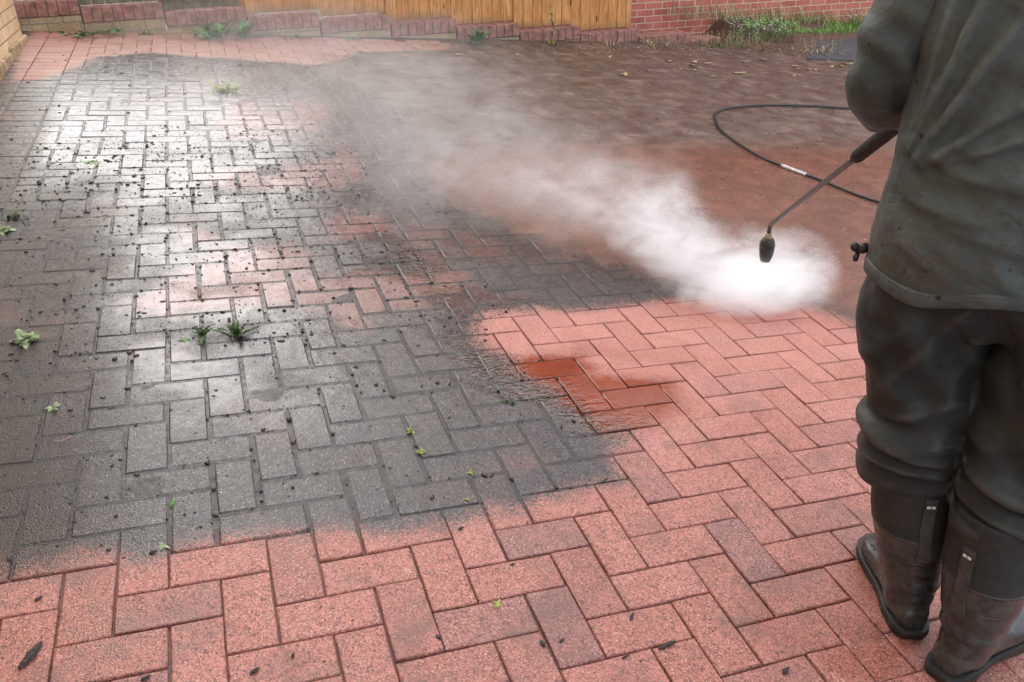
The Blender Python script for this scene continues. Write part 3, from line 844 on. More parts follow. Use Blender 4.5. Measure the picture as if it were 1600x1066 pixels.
        o.location = W(*p, .0005); o.rotation_euler = (0, 0, rz)
        tag(o, lab, "bark chip", "bark chips and clods on the clean bricks")
    m = MB(); m.tube(spline([(0, 0, .003), (.014, -.010, .004), (.030, -.008, .006), (.040, .010, .004)], 6), .0012, 6)
    o = m.build("twig", simple("pink_root", (0.35, 0.20, 0.15), .6), None, True, GM @ Matrix.Translation((-0.465, 0.775, 0.001)))
    tag(o, "thin curved pinkish root on the wet brown bricks at the left", "twig")
plants(); grass(); debris()

# ------------------------------------------------------------------ hose
def hose():
    root = empty("hose", W(3.2, 3.6, 0))
    tag(root, "black high pressure hose lying in a loop on the mud", "hose")
    pts = [(4.2, 1.25), (3.75, 1.52), (3.46, 1.76), (3.205, 2.064), (3.13, 2.359), (3.064, 2.603), (3.021, 2.804), (3.041, 3.107), (3.099, 3.382), (3.203, 3.605), (3.281, 3.748), (3.363, 3.83), (3.473, 3.897), (3.641, 3.949), (3.885, 3.984), (4.213, 3.966), (4.61, 3.874), (4.981, 3.744), (5.6, 3.45), (6.4, 3.2)]
    P3 = [tuple(W(u, v, .012)) for u, v in pts]
    inv = root.location
    m = MB(); m.tube([Vector(p) - inv for p in spline(P3, 8)], .0078, 10)
    m.build("hose_line", simple("hose_rubber", (0.022, 0.022, 0.024), .42, .2, 40.0), root, True)
    S = [Vector(p) - inv for p in spline(P3, 8)]
    m = MB(); m.tube(S[36:43], .0092, 12)  # short whitish band around the hose
    m.build("white_band", simple("hose_white", (0.62, 0.60, 0.57), .35, .3, 60), root, True)
hose()

# ------------------------------------------------------------------ person (own frame: x right, y away from the viewer, z up, origin between the feet)
P_O = Vector((1.33098, -0.28361, -0.13388)); P_A = math.atan2(-0.80393, 0.59472)
P_M = Matrix.Translation(P_O) @ Matrix.Rotation(P_A, 4, 'Z')
def foot_z(x, y):
    w = P_M @ Vector((x, y, 0)); return ground_z(w.x, w.y) - P_O.z

def cloth_material(name, c0, c1, mudc, rough, scale=5.0, mud_amt=.6, crease=.14, crest=.3, zone=0.0):
    t = NT(name)
    c = t.coord()
    n = t.noise(c, scale, 6.0, .62, .4); n2 = t.noise(c, scale * 5, 5.0, .6); n3 = t.noise(c, 260.0, 2.0)
    col = t.mix(t.step(n, .35, .65), c0, c1)
    col = t.mix(t.math('MULTIPLY', t.step(t.math('ADD', n2, t.math('MULTIPLY', t.math('SUBTRACT', n, .5), .6)), .50, .70), mud_amt), col, mudc)
    if zone:                                              # splashed slurry is thickest low on the left side
        q = t.n.new("ShaderNodeSeparateXYZ"); t.put(q.inputs[0], c)
        zf = t.math('MULTIPLY', t.step(q.outputs[2], 1.02, .82), t.step(q.outputs[0], .05, -.2))
        n4 = t.noise(c, 42.0, 5.0, .7, .5)
        col = t.mix(t.math('MULTIPLY', t.math('MULTIPLY', zf, t.step(n4, .40, .58)), zone), col, (.075, .060, .048))
        col = t.mix(t.math('MULTIPLY', t.step(t.noise(c, 17.0, 6.0, .75, 1.0), .60, .66), t.fmix(zf, .25, .8)), col, (.018, .014, .012))
        col = t.mix(t.math('MULTIPLY', t.step(t.noise(c, 120.0, 3.0, .6), .62, .68), t.fmix(zf, .3, .6)), col, (.13, .125, .11))
    geo = t.n.new("ShaderNodeNewGeometry").outputs["Pointiness"]      # crests of the folds coloured paler
    col = t.mix(t.math('MULTIPLY', t.step(geo, .505, .56), crest), col, (0.145, 0.155, 0.148))
    sp = t.voro(c, 34.0); s = t.n.new("ShaderNodeSeparateColor"); t.put(s.inputs[0], sp.outputs["Color"])
    spot = t.math('MULTIPLY', t.step(sp.outputs["Distance"], .22, .12), t.step(s.outputs[0], .80, .86))
    col = t.mix(t.math('MULTIPLY', spot, .8), col, (.012, .010, .009))
    r = t.math('ADD', t.step(n2, .3, .7, rough - .10, rough + .12), 0.0)
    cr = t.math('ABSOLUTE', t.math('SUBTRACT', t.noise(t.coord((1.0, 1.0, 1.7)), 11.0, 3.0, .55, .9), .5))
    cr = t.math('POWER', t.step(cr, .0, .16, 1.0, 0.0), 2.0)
    nr = t.bump(t.math('ADD', t.math('MULTIPLY', n3, .3), n2), .16, .004)
    nr = t.bump(cr, crease, .004, nr)
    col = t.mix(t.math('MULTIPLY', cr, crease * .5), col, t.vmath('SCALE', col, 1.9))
    return t.bsdf(col, r, nr, .28)
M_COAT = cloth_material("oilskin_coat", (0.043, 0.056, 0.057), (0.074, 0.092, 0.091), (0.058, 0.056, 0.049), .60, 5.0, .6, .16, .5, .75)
M_TROUS = cloth_material("waterproof_trousers", (0.014, 0.0165, 0.0165), (0.024, 0.027, 0.0265), (0.032, 0.030, 0.026), .56, 4.0, .55, .08, .28)
M_HEM = cloth_material("coat_hem", (0.050, 0.060, 0.060), (0.075, 0.086, 0.084), (0.060, 0.056, 0.050), .62, 9.0, .6)
M_SOLE = simple("boot_sole", (0.020, 0.020, 0.019), .55, .3, 40, .2, .4)
M_SKIN = simple("skin", (0.48, 0.27, 0.19), .5, .1, 30)
M_HAIR = simple("hair", (0.05, 0.035, 0.025), .6, .4, 120, .3)
M_BLACKP = simple("black_plastic", (0.018, 0.018, 0.018), .45, .25, 60, .15)

def ellring(c, a, b, z, n=40, e=2.3):
    out = []
    for i in range(n):
        t = 6.283185 * i / n
        ct, st = math.cos(t), math.sin(t)
        out.append((c[0] + a * math.copysign(abs(ct) ** (2 / e), ct), c[1] + b * math.copysign(abs(st) ** (2 / e), st), z))
    return out

def lerp_rows(rows, step):
    """Smoothly resample rows of ring parameters."""
    R = np.array(rows, float)
    return spline(R, step)

def bake(m, name, mat, parent, voxel, smooth=4):
    o = m.build(name, None, None, True)
    md = o.modifiers.new("r", 'REMESH'); md.mode = 'VOXEL'; md.voxel_size = voxel; md.use_smooth_shade = True
    if smooth:
        s = o.modifiers.new("s", 'SMOOTH'); s.iterations = smooth; s.factor = .5
    bpy.context.view_layer.update()
    dg = bpy.context.evaluated_depsgraph_get()
    me = bpy.data.meshes.new_from_object(o.evaluated_get(dg))
    old = o.data; o.modifiers.clear(); o.data = me; bpy.data.meshes.remove(old)
    me.name = name
    me.materials.clear(); me.materials.append(mat)
    me.polygons.foreach_set("use_smooth", [True] * len(me.polygons))
    o.parent = parent
    return o

def displace(o, fn):
    me = o.data
    n = len(me.vertices)
    co = np.empty(n * 3); me.vertices.foreach_get("co", co); co = co.reshape(-1, 3)
    no = np.array([v.normal[:] for v in me.vertices])
    d = fn(co, no)
    me.vertices.foreach_set("co", (co + no * d[:, None]).ravel()); me.update()

def seg_dist(X, Z, a, b):
    ax, az = a; bx, bz = b
    ex, ez = bx - ax, bz - az; L2 = ex * ex + ez * ez
    t = np.clip(((X - ax) * ex + (Z - az) * ez) / L2, 0, 1)
    dx, dz = X - ax - t * ex, Z - az - t * ez
    side = np.sign(ex * (Z - az) - ez * (X - ax))
    return np.sqrt(dx * dx + dz * dz) * side, t

def nz3(co, s, off=0.0):
    return np.array([noise.noise(Vector((p[0] * s[0] + off, p[1] * s[1], p[2] * s[2]))) for p in co])

def jacket(root):
    rows = [(.778, -.03, .03, .238, .168), (.83, -.032, .03, .240, .166), (.88, -.032, .03, .238, .160), (.95, -.03, .03, .232, .152), (1.02, -.03, .03, .228, .147), (1.10, -.028, .03, .226, .146),
            (1.2, -.026, .03, .228, .145), (1.3, -.025, .03, .222, .138), (1.37, -.025, .03, .19, .12), (1.42, -.025, .035, .12, .09), (1.46, -.025, .04, .078, .078), (1.49, -.025, .045, .07, .072)]
    m = MB()
    def tilt(z, x): return z + .14 * max(0, x + .15) * max(0, 1 - (z - .778) / .14)
    m.rings([[(p[0], p[1], tilt(p[2], p[0])) for p in ellring((r[1], r[2]), r[3], r[4], r[0])] for r in lerp_rows(rows, 4)])
    L = [(-.16, .04, 1.37, .080), (-.225, .05, 1.29, .078), (-.270, .05, 1.20, .076), (-.290, .05, 1.14, .073), (-.306, .10, 1.08, .069), (-.312, .16, 1.045, .062), (-.316, .225, 1.022, .056)]
    Rr = [(.12, .03, 1.37, .085), (.185, .02, 1.29, .084), (.225, .03, 1.19, .078), (.225, .09, 1.11, .072), (.13, .22, 1.085, .064), (.0, .26, 1.075, .056), (-.09, .255, 1.075, .05)]
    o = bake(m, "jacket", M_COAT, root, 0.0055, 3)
    for A in (L, Rr):
        S = spline(A, 5); sm = MB()
        sm.tube([s[:3] for s in S], [s[3] for s in S], 24)
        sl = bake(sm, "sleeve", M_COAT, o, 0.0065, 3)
        def fs(co, no):
            X, Y, Z = co.T
            return .007 * nz3(co, (9, 9, 9)) + .008 * (.5 - np.abs(nz3(co, (7, 7, 12), 41.0))) + .003 * nz3(co, (24, 24, 24), 2.0) + .005 * np.sin(Z * 80 + X * 70 + Y * 55 + 2.5 * nz3(co, (6, 6, 6), 9.0)) * np.clip((1.26 - Z) / .1, 0, 1)
        displace(sl, fs)
    folds = [((-.222, 1.01), (-.150, 1.27), .010, .011), ((-.206, 1.0), (-.095, 1.245), .011, .012), ((-.195, .990), (-.060, 1.120), .012, .012), ((-.160, 1.005), (-.03, 1.075), .013, .010),
             ((-.158, .992), (-.02, .978), .014, .010), ((-.225, 1.05), (-.19, 1.30), .008, .008), ((-.06, 1.10), (.10, 1.03), .013, .010), ((-.12, 1.02), (.10, .96), .016, .007),
             ((-.21, .93), (-.06, .915), .014, .006), ((-.13, .90), (.10, .87), .016, .006), ((-.2, .86), (-.12, .80), .012, .006), ((-.05, .85), (.02, .79), .012, .006), ((-.13, .83), (-.09, .785), .010, .005), ((0, 1.2), (.15, 1.05), .012, .010)]
    def fn(co, no):
        X, Y, Z = co.T
        d = 0.006 * nz3(co, (7, 7, 9)) + 0.0025 * nz3(co, (22, 22, 26), 5.0) + .007 * (.5 - np.abs(nz3(co, (5, 5, 11), 21.0))) + .0035 * (.5 - np.abs(nz3(co, (13, 13, 20), 31.0)))
        d = (d - .002) * np.clip((Z - .785) / .06, 0.2, 1)
        back = np.clip((0.04 - Y) / .05, 0, 1) * (X > -.262)
        for a, b, w, h in folds:
            ds, t = seg_dist(X, Z, a, b)
            f = np.where(ds > 0, np.exp(-(ds / (1.7 * w)) ** 1.5), np.exp(-(ds / (.75 * w)) ** 2)) - .40 * np.exp(-((ds - 2.0 * w) / (1.1 * w)) ** 2) - .3 * np.exp(-((ds + 2.0 * w) / (1.1 * w)) ** 2)
            f = f * np.clip((Z - .80) / .05, 0.15, 1)
            d += h * f * back * np.sin(np.pi * np.clip(.12 + .88 * t, 0, 1)) ** .5
        return d
    displace(o, fn)
    # stitched hem band, slightly proud, with a little sag
    band = MB(); ro = []
    for (dz, g) in ((.020, -.012), (.0150, .0030), (.0134, .0032), (.0120, .0028), (.0110, .0034), (.004, .0036), (-.008, .0034), (-.0095, .0024), (-.0095, -.006)):
        pts = ellring((-.03, .03), .238 + g, .168 + g, .775 + dz, 90)
        ro.append([(p[0] + .0025 * math.sin(p[1] * 60 + p[0] * 45), p[1] + .003 * math.sin(p[0] * 52 + 1), tilt(p[2], p[0]) + .006 * math.sin(p[0] * 14 + 1) + .004 * math.sin(p[0] * 37 + p[1] * 20)) for p in pts])
    band.rings(ro, cap=False)
    band.build("hem", M_HEM, o, True)
    c = MB()
    c.tube([(-.268, .0, .80), (-.278, -.004, .797), (-.286, -.006, .794)], [.009, .011, .007], 9)
    c.tube([(-.286, -.006, .794), (-.291, -.008, .80), (-.294, -.010, .806)], [.008, .009, .005], 8)
    c.tube([(-.283, -.005, .79), (-.285, -.010, .778), (-.284, -.012, .772)], [.004, .006, .004], 7)
    c.build("cord_toggle", M_BLACKP, o, True)
    return o

def trousers(root):
    m = MB()
    L = [(0.340, -.092, .0, .086, .090), (0.365, -.098, .0, .100, .098), (0.390, -.100, .0, .101, .099), (0.415, -.099, .0, .094, .093), (0.445, -.105, .0, .100, .100), (0.470, -.108, .0, .100, .102), (0.491, -.110, .005, .092, .098), (0.540, -.123, .01, .104, .108), (0.600, -.136, .02, .112, .118), (0.700, -.148, .03, .117, .130), (0.800, -.135, .03, .118, .135), (0.880, -.12, .03, .11, .13)]
    Rg = [(0.315, .075, -.055, .080, .085), (0.340, .080, -.055, .102, .100), (0.370, .080, -.052, .104, .102), (0.400, .076, -.05, .092, .092), (0.430, .078, -.047, .102, .102), (0.460, .078, -.045, .100, .102), (0.487, .076, -.04, .094, .098), (0.540, .076, -.02, .104, .108), (0.600, .080, .0, .110, .118), (0.700, .088, .02, .116, .130), (0.800, .075, .03, .118, .135), (0.880, .06, .03, .11, .13)]
    for rows in (L, Rg):
        m.rings([ellring((r[1], r[2]), r[3], r[4], r[0], 32, 2.2) for r in lerp_rows(rows, 3)])
    m.rings([ellring((-.03, .03), a, b, z, 32, 2.3) for z, a, b in ((.70, .1, .11), (.74, .18, .13), (.80, .205, .145), (.88, .2, .14), (.96, .18, .13), (1.0, .15, .11))])
    o = bake(m, "trousers", M_TROUS, root, 0.0075, 3)
    def fn(co, no):
        X, Y, Z = co.T
        d = .006 * nz3(co, (6, 6, 6)) + .002 * nz3(co, (25, 25, 25), 3.0) + .013 * (.4 - np.abs(nz3(co, (5, 5, 8), 51.0))) + .006 * (.4 - np.abs(nz3(co, (12, 12, 17), 71.0)))
        low = np.clip((.53 - Z) / .12, 0, 1)
        q = Z + .10 * X + .030 * nz3(co, (9, 9, 4), 7.0)
        d += low * (.011 + .006 * (X < -.12)) * (np.abs(np.sin(q * 58)) ** .55 - .6) * (.55 + .9 * np.clip(nz3(co, (7, 7, 3), 61.0) + .3, 0, 1))
        side = np.clip((.07 - Y) / .05, 0, 1)
        for a, b, w, h in (((-.225, .478), (-.05, .428), .013, .015), ((-.225, .418), (-.03, .392), .011, .012), ((-.01, .46), (.19, .42), .014, .013), ((-.01, .40), (.19, .365), .012, .011),
                           ((-.09, .74), (-.20, .52), .020, .008), ((-.05, .70), (-.075, .50), .018, .006), ((.02, .70), (.10, .50), .020, .008), ((-.16, .70), (-.235, .60), .016, .006), ((.06, .62), (.17, .52), .018, .007), ((-.06, .56), (-.17, .50), .013, .007)):
            ds, t = seg_dist(X, Z, a, b)
            f = np.where(ds > 0, np.exp(-(ds / (1.6 * w)) ** 1.6), np.exp(-(ds / (.7 * w)) ** 2)) - .45 * np.exp(-((ds + 1.9 * w) / w) ** 2)
            d += h * f * side * np.sin(np.pi * np.clip(.15 + .8 * t, 0, 1)) ** .5
        d += .004 * np.sin((Z * .7 + X * .9) * 60 + 3 * nz3(co, (4, 4, 4), 2.0)) * np.clip((Z - .42) / .1, 0, 1)
        return d
    displace(o, fn)
    co = np.empty(len(o.data.vertices) * 3); o.data.vertices.foreach_get("co", co); co = co.reshape(-1, 3)
    co[:, 2] += np.clip((.5 - co[:, 2]) / .15, 0, 1) * .28 * np.clip(co[:, 0] + .11, -.1, .09) * (co[:, 0] < -.015)
    o.data.vertices.foreach_set("co", co.ravel()); o.data.update()
    return o

def boot_material():
    t = NT("boot_rubber")
    c = t.coord()
    s = t.n.new("ShaderNodeSeparateXYZ"); t.put(s.inputs[0], c)
    n = t.noise(c, 14.0, 5.0, .6); n2 = t.noise(c, 70.0, 4.0)
    rub = t.mix(t.step(n, .35, .65), (.026, .0255, .0245), (.062, .058, .051))
    toe = t.step(s.outputs[1], .12, .20)
    rub = t.mix(toe, rub, (.024, .025, .026))
    up = t.step(t.math('ADD', s.outputs[2], t.math('MULTIPLY', t.math('SUBTRACT', n, .5), .004)), .236, .239)
    col = t.mix(up, rub, (.022, .022, .021))
    col = t.vmath('SCALE', col, t.step(n2, .3, .7, .8, 1.2))
    edge = t.step(t.math('ABSOLUTE', t.math('SUBTRACT', s.outputs[2], .236)), .004, .0)
    e2 = t.step(t.math('ABSOLUTE', t.math('SUBTRACT', s.outputs[2], .115)), .003, .0)
    e3 = t.step(t.math('ABSOLUTE', t.math('SUBTRACT', s.outputs[2], .185)), .0025, .0)
    h = t.math('ADD', t.math('ADD', edge, t.math('MULTIPLY', t.math('ADD', e2, e3), .6)), t.math('MULTIPLY', n2, .3))
    return t.bsdf(col, t.fmix(up, t.step(n2, .3, .7, .22, .46), .75), t.bump(h, .6, .004), .45)
M_BOOT = boot_material()
M_STRAP = simple("boot_strap", (.055, .053, .049), .6, .25, 60, .2, .3)
M_TAG = simple("white_tag", (.62, .62, .6), .6, .1, 20)

def boot(root, heel, dirv, top, ztop):
    """heel = back of the heel, dirv = toe direction, top = shaft centre at the top, all in the person's frame."""
    d = Vector(dirv).normalized(); yaw = math.atan2(-d.x, d.y)
    bz = foot_z(*heel)
    Rz = Matrix.Rotation(-yaw, 3, 'Z')
    tl = Rz @ Vector((top[0] - heel[0], top[1] - heel[1], 0))
    m = MB()
    shaft = [(.03, 0, .075, .040, .058), (.07, 0, .076, .047, .064), (.10, .0, .078, .051, .066), (.15, tl.x * .25, .08 + (tl.y - .08) * .25, .064, .070), (.21, tl.x * .5, .08 + (tl.y - .08) * .5, .075, .077), (.28, tl.x * .8, .08 + (tl.y - .08) * .8, .082, .083), (.38, tl.x, tl.y, .086, .088)]
    m.rings([ellring((r[1], r[2]), r[3], r[4], r[0], 28, 2.1) for r in lerp_rows(shaft, 4)])
    foot = [(.006, .024, .060), (.02, .033, .085), (.05, .038, .105), (.09, .040, .118), (.13, .042, .105), (.17, .046, .084), (.21, .050, .073), (.245, .047, .066), (.27, .037, .056), (.285, .022, .044), (.291, .010, .036)]
    rr = []
    for y, w, h in lerp_rows(foot, 3):
        ring = []
        for i in range(22):
            a = 6.283 * i / 22
            cx, cz = math.cos(a), math.sin(a)
            x = w * math.copysign(abs(cx) ** .8, cx) + .012 * (y / .29) ** 2 * (1 if top[0] < 0 else -1) * 0
            z = .018 + (h - .018) * .5 * (1 + math.copysign(abs(cz) ** .75, cz))
            ring.append((x, y, z))
        rr.append(ring)
    m.rings(rr)
    o = bake(m, "boot", M_BOOT, root, .0055, 5)
    def fn(co, no):
        X, Y, Z = co.T
        d = .0022 * nz3(co, (16, 16, 16)) 
        d += .0016 * np.sin(Z * 150 + Y * 60 + 2 * nz3(co, (9, 9, 9), 4.0)) * np.exp(-((Z - .12) / .04) ** 2)
        d += .0018 * np.exp(-((Z - .118) / .006) ** 2) + .0015 * np.exp(-((Z - .232) / .004) ** 2)
        return d
    displace(o, fn)
    o.location = (heel[0], heel[1], bz); o.rotation_euler = (0, 0, yaw)
    # sole with heel block
    s = MB()
    ol = [(.003, .020), (.012, .031), (.03, .038), (.07, .042), (.11, .040), (.14, .041), (.18, .047), (.215, .052), (.25, .049), (.275, .038), (.290, .022), (.298, .006)]
    pr = [(w, y) for y, w in ol] + [(-w, y) for y, w in reversed(ol)]
    def lay(z, g): return [(x * (1 + g), .14 + (y - .14) * (1 + g), z + (.006 if .10 < y < .15 else 0) * (z < .005)) for x, y in pr]
    s.rings([lay(.0005, -.03), lay(.004, .03), lay(.021, .06), lay(.027, .04), lay(.028, -.05)])
    s.build("sole", M_SOLE, o, False)
    st = MB(); rs = []
    for k in range(13):
        z = ztop - k * .0125
        row = [tuple(r) for r in lerp_rows(shaft, 12)]
        r = min(row, key=lambda q: abs(q[0] - z))
        y = r[2] - r[4]
        w = .0115 if k < 11 else .014
        rs.append([(r[1] - w, y + .003, z), (r[1] + w, y + .003, z), (r[1] + w, y - .0035, z), (r[1] - w, y - .0035, z)])
    st.rings(rs); st.build("strap", M_STRAP, o, False)
    y0 = rs[1][2][1]; x0 = (rs[1][0][0] + rs[1][1][0]) / 2
    tg = MB(); tg.box((x0 - .011, y0 - .002, ztop - .020), (x0 + .011, y0 + .002, ztop - .010), .0005)
    tg.build("tag", M_BLACKP, o, False)
    tg = MB()
    for q in (-.0045, .0045): tg.box((x0 + q - .0035, y0 - .0026, ztop - .018), (x0 + q + .0035, y0 - .0012, ztop - .012))
    tg.build("tag_mark", M_TAG, o, False)
    return o

LA = Vector((-.339, .4, .923)); LW = Vector((-.483, .871, -.59)).normalized()
LB = Vector((-.822, 1.271, .333))
def body(root):
    """One skinned figure: trunk, neck, head, limbs, hands with five fingers each."""
    vs, es, rad = [], [], []
    def add(p, r, par=None):
        vs.append(tuple(p)); rad.append(r if hasattr(r, "__len__") else (r, r))
        if par is not None: es.append((par, len(vs) - 1))
        return len(vs) - 1
    pel = add((-.03, .03, .90), (.13, .10))
    s1 = add((-.03, .03, 1.05), (.125, .095), pel); s2 = add((-.028, .03, 1.22), (.14, .10), s1); s3 = add((-.026, .03, 1.36), (.10, .08), s2)
    nk = add((-.025, .045, 1.46), .052, s3); h0 = add((-.025, .06, 1.53), (.060, .068), nk); h1 = add((-.025, .055, 1.60), (.074, .090), h0); h2 = add((-.025, .05, 1.67), (.066, .080), h1)
    add((-.025, .16, 1.585), .010, h1)                     # nose
    for e in (-1, 1): add((-.025 + e * .085, .05, 1.59), (.012, .022), h1)      # ears
    for sgn, pts in ((-1, [(-.16, .04, 1.36, .050), (-.268, .05, 1.20, .036), (-.285, .055, 1.14, .034), (-.304, .12, 1.07, .030), (-.306, .21, 1.037, .024)]),
                     (1, [(.12, .03, 1.36, .055), (.21, .03, 1.19, .038), (.225, .09, 1.11, .034), (.13, .22, 1.085, .030), (-.05, .26, 1.075, .024)])):
        p = s3
        for q in pts: p = add(q[:3], q[3], p)
        wrist = Vector(pts[-1][:3])
        sc = (wrist - LA).dot(LW); on = LA + LW * sc
        dp = (wrist - on); dp = (dp - LW * dp.dot(LW)).normalized(); up = LW.cross(dp).normalized() * (1 if sgn < 0 else -1)
        palm = add(on + dp * .032, (.020, .034), p)
        for j in range(4):
            ax = on + LW * (.030 - .020 * j)
            p2 = palm
            for ang, rr in ((20, .0095), (85, .009), (150, .0085), (205 - 8 * j, .0075)):
                a = R_(ang)
                p2 = add(ax + (dp * math.cos(a) + up * math.sin(a)) * (.0255), rr, p2)
        p2 = palm
        for ang, o2, rr in ((-35, .02, .011), (-85, .032, .0095), (-130, .040, .0085)):
            a = R_(ang); p2 = add(on + LW * o2 + (dp * math.cos(a) + up * math.sin(a)) * .026, rr, p2)
    for pts in ([(-.12, .03, .84, .075), (-.12, .02, .48, .05), (-.055, -.02, .10, .032), (-.095, .062, .048, .02)],
                [(.06, .03, .84, .075), (.075, -.02, .48, .05), (.098, -.09, .09, .032), (.14, -.006, .042, .02)]):
        p = pel
        for q in pts: p = add(q[:3], q[3], p)
    me = bpy.data.meshes.new("body"); me.from_pydata(vs, es, []); me.update()
    o = bpy.data.objects.new("body", me); COL.objects.link(o)
    sk = o.modifiers.new("skin", 'SKIN'); sk.use_smooth_shade = True
    lay = me.skin_vertices[0].data
    for i, r in enumerate(rad): lay[i].radius = r; lay[i].use_root = (i == 0)
    sb = o.modifiers.new("sub", 'SUBSURF'); sb.levels = 1; sb.render_levels = 1
    bpy.context.view_layer.update()
    me2 = bpy.data.meshes.new_from_object(o.evaluated_get(bpy.context.evaluated_depsgraph_get()))
    o.modifiers.clear(); o.data = me2; bpy.data.meshes.remove(me); me2.name = "body"
    me2.materials.append(M_SKIN); me2.polygons.foreach_set("use_smooth", [True] * len(me2.polygons))
    o.parent = root
    hr = MB(); ro = []
    for z, a, b, yo in ((1.53, .070, .05, -.012), (1.57, .084, .075, .005), (1.62, .090, .095, .02), (1.67, .085, .098, .035), (1.71, .062, .075, .045), (1.728, .03, .04, .05)):
        ro.append(ellring((-.025, yo), a, b, z, 24, 2.0))
    hr.rings(ro); hr.build("hair", M_HAIR, root, True)
    return o

def person():
    root = empty("person", P_O, P_A)
    tag(root, "person from behind in muddy grey waterproof coat, black trousers and rubber boots, holding a lance", "person")
    body(root)
    jacket(root); trousers(root)
    boot(root, (-.016, -.102), (-.46, .88), (-.092, -.006), .345)
    boot(root, (.046, -.182), (.42, .9), (.070, -.075), .318)
person()

def lance():
    root = empty("pressure_washer_lance", P_M @ LB, P_A)
    tag(root, "pressure washer lance with black foam grip, bent rod and dark nozzle, in the person's hands", "pressure washer")
    I = LB
    g = MB(); pts = []; rr = []
    for k in range(24):
        s = -.14 + .369 * k / 23
        pts.append(LA + LW * s - I); rr.append(.0165 + .0009 * (k % 2) - (.004 if k in (0, 23) else 0))
    g.tube(pts, rr, 16); g.build("grip", simple("foam_grip", (.013, .013, .013), .75, .4, 90, .5, .3), root, True)
    r = MB()
    nz = Vector((0.0, .012, -1)).normalized()
    bend = [LA + LW * .2, LA + LW * .6, LB - LW * .05, LB - LW * .012 + nz * .004, LB + nz * .016, LB + nz * .05]
    r.tube([Vector(p) - I for p in spline([tuple(b) for b in bend], 6)], .0078, 12)
    r.build("rod", simple("rod_steel", (.085, .058, .050), .38, .3, 40, .2, .5, .45), root, True)
    def turn(prof, n=22):
        m = MB(); a = nz.orthogonal().normalized(); b = nz.cross(a)
        m.rings([[LB - I + nz * z + (a * math.cos(6.2832 * j / n) + b * math.sin(6.2832 * j / n)) * q for j in range(n)] for z, q in prof])
        return m
    turn([(.030, .010), (.031, .0135), (.050, .0135), (.051, .011)], 6).build("collar", simple("brass", (.42, .36, .22), .4, .2, 60, .1, .5, .7), root, False)
    turn([(.049, .012), (.051, .020), (.060, .0250), (.075, .0280), (.082, .0275), (.083, .0262), (.088, .0262), (.089, .0275), (.115, .0240), (.132, .0200), (.1335, .0185), (.138, .0178), (.139, .010)]).build("nozzle", simple("nozzle_rubber", (.030, .026, .022), .5, .35, 70, .2, .4), root, True)
    m = MB()
    u = Vector((0, 0, 1)); s = LW.cross(u).normalized(); v = s.cross(LW).normalized()
    M4 = Matrix((( -LW.x, s.x, v.x, 0), (-LW.y, s.y, v.y, 0), (-LW.z, s.z, v.z, 0), (0, 0, 0, 1))); M4.translation = LA - LW * .14 - I
    m.box((0, -.016, -.022), (.15, .016, .022), .006, M4); m.box((.11, -.014, -.13), (.148, .014, -.01), .006, M4); m.box((.07, -.006, -.075), (.08, .006, -.02), .002, M4)
    m.build("trigger_gun", M_BLACKP, root, False)
lance()

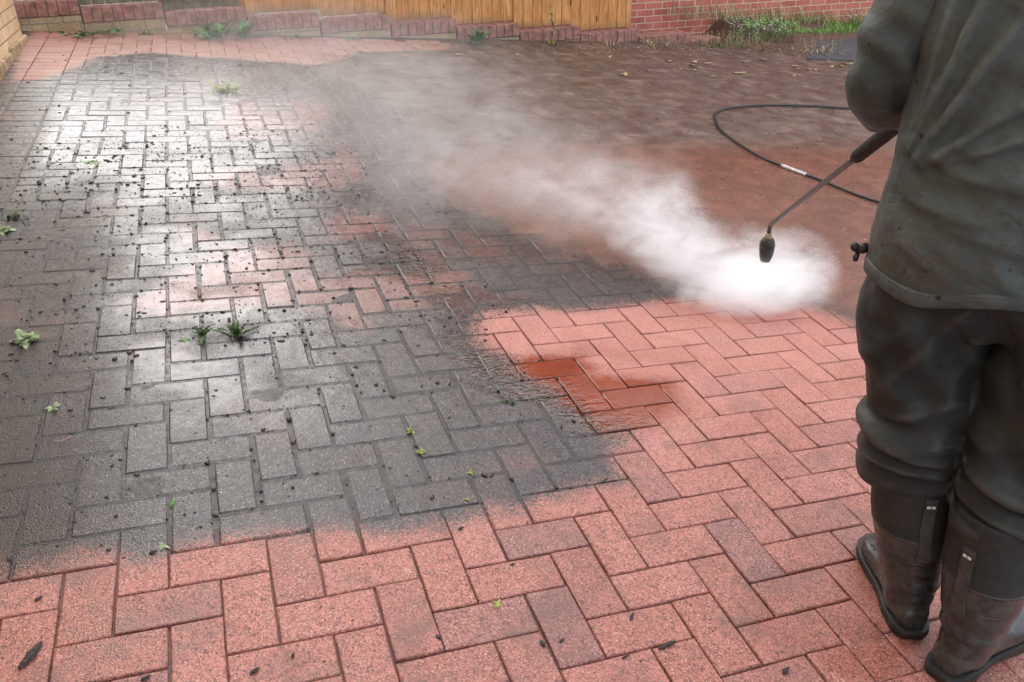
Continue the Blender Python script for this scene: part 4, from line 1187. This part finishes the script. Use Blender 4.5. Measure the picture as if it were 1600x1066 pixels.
# ------------------------------------------------------------------ spray: a thin water cone at the nozzle and a drifting cloud of droplets
def spray():
    lo, hi = np.array([-0.6, 0.55, 0.003]), np.array([2.75, 5.3, 0.75])
    m = MB(); m.box(tuple(lo), tuple(hi))
    t = NT("droplet_cloud")
    c = t.coord()
    w1 = t.n.new("ShaderNodeTexNoise"); t.put(w1.inputs["Vector"], c); t.put(w1.inputs["Scale"], 2.2); t.put(w1.inputs["Detail"], 3.0)
    warp = t.vmath('SCALE', t.vmath('SUBTRACT', w1.outputs["Color"], (0.5, 0.5, 0.5)), 0.55)
    w2 = t.n.new("ShaderNodeTexNoise"); t.put(w2.inputs["Vector"], c); t.put(w2.inputs["Scale"], 9.0); t.put(w2.inputs["Detail"], 3.0)
    warp2 = t.vmath('SCALE', t.vmath('SUBTRACT', w2.outputs["Color"], (0.5, 0.5, 0.5)), 0.10)
    pw = t.vmath('ADD', t.vmath('ADD', c, warp), warp2)
    ps = t.vmath('ADD', c, warp2)
    ps2 = t.vmath('ADD', c, t.vmath('SCALE', warp2, .12))
    total = None
    for (ctr, rad, dens, p, pwr) in [
            ((1.82, 1.18, .02), (.29, .18, .19), 120.0, ps, 1.8),
            ((1.97, 1.19, .03), (.28, .19, .26), 20.0, ps, 1.5),
            ((1.66, 1.38, .14), (.40, .27, .19), 7.0, pw, 1.5),
            ((1.40, 1.66, .20), (.52, .38, .20), 1.5, pw, 1.4),
            ((1.10, 2.05, .24), (.85, .62, .25), .55, pw, 1.3),
            ((0.85, 2.80, .26), (1.1, 1.0, .30), .28, pw, 1.2),
            ((0.60, 3.70, .28), (1.5, 1.7, .42), .15, pw, 1.0)]:
        q = t.vmath('DIVIDE', t.vmath('SUBTRACT', p, ctr), rad)
        r2 = t.vmath('DOT_PRODUCT', q, q)
        f = t.math('MULTIPLY', t.math('POWER', t.math('MAXIMUM', t.math('SUBTRACT', 1.0, r2), 0.0), pwr), dens)
        total = f if total is None else t.math('ADD', total, f)
    n = t.noise(t.coord((1.0, 1.5, 2.0)), 5.5, 5.0, .66, .9)
    d = t.math('MULTIPLY', total, t.step(n, .36, .66, .08, 2.0))
    # the jet itself: a narrow cone from the nozzle tip to the ground
    tip = GW.T @ np.array(P_M @ (LB + Vector((0.0, .012, -1)).normalized() * .135)); hit = np.array([1.80, 1.16, 0.0]); ab = hit - tip
    rel = t.vmath('SUBTRACT', ps2, tuple(tip))
    tt = t.math('DIVIDE', t.vmath('DOT_PRODUCT', rel, tuple(ab)), float(ab @ ab), True)
    sc = t.n.new("ShaderNodeVectorMath"); sc.operation = 'SCALE'; sc.inputs[0].default_value = tuple(ab); t.put(sc.inputs[3], tt)
    dist = t.vmath('LENGTH', t.vmath('SUBTRACT', rel, sc.outputs[0]))
    rj = t.math('ADD', t.math('MULTIPLY', tt, .055), .006)
    jet = t.math('MULTIPLY', t.step(t.math('DIVIDE', dist, rj), 1.0, .2), 130.0)
    d = t.math('ADD', d, jet)
    v = t.n.new("ShaderNodeVolumePrincipled")
    v.inputs["Color"].default_value = (.996, .996, .996, 1)
    v.inputs["Anisotropy"].default_value = 0.0
    t.put(v.inputs["Density"], d)
    t.l.new(v.outputs[0], t.out.inputs["Volume"])
    o = m.build("spray_mist", t.m, None, False, GM.copy())
    tag(o, "white cloud of water spray drifting away from the nozzle over the paving", "spray", kind="stuff")
spray()
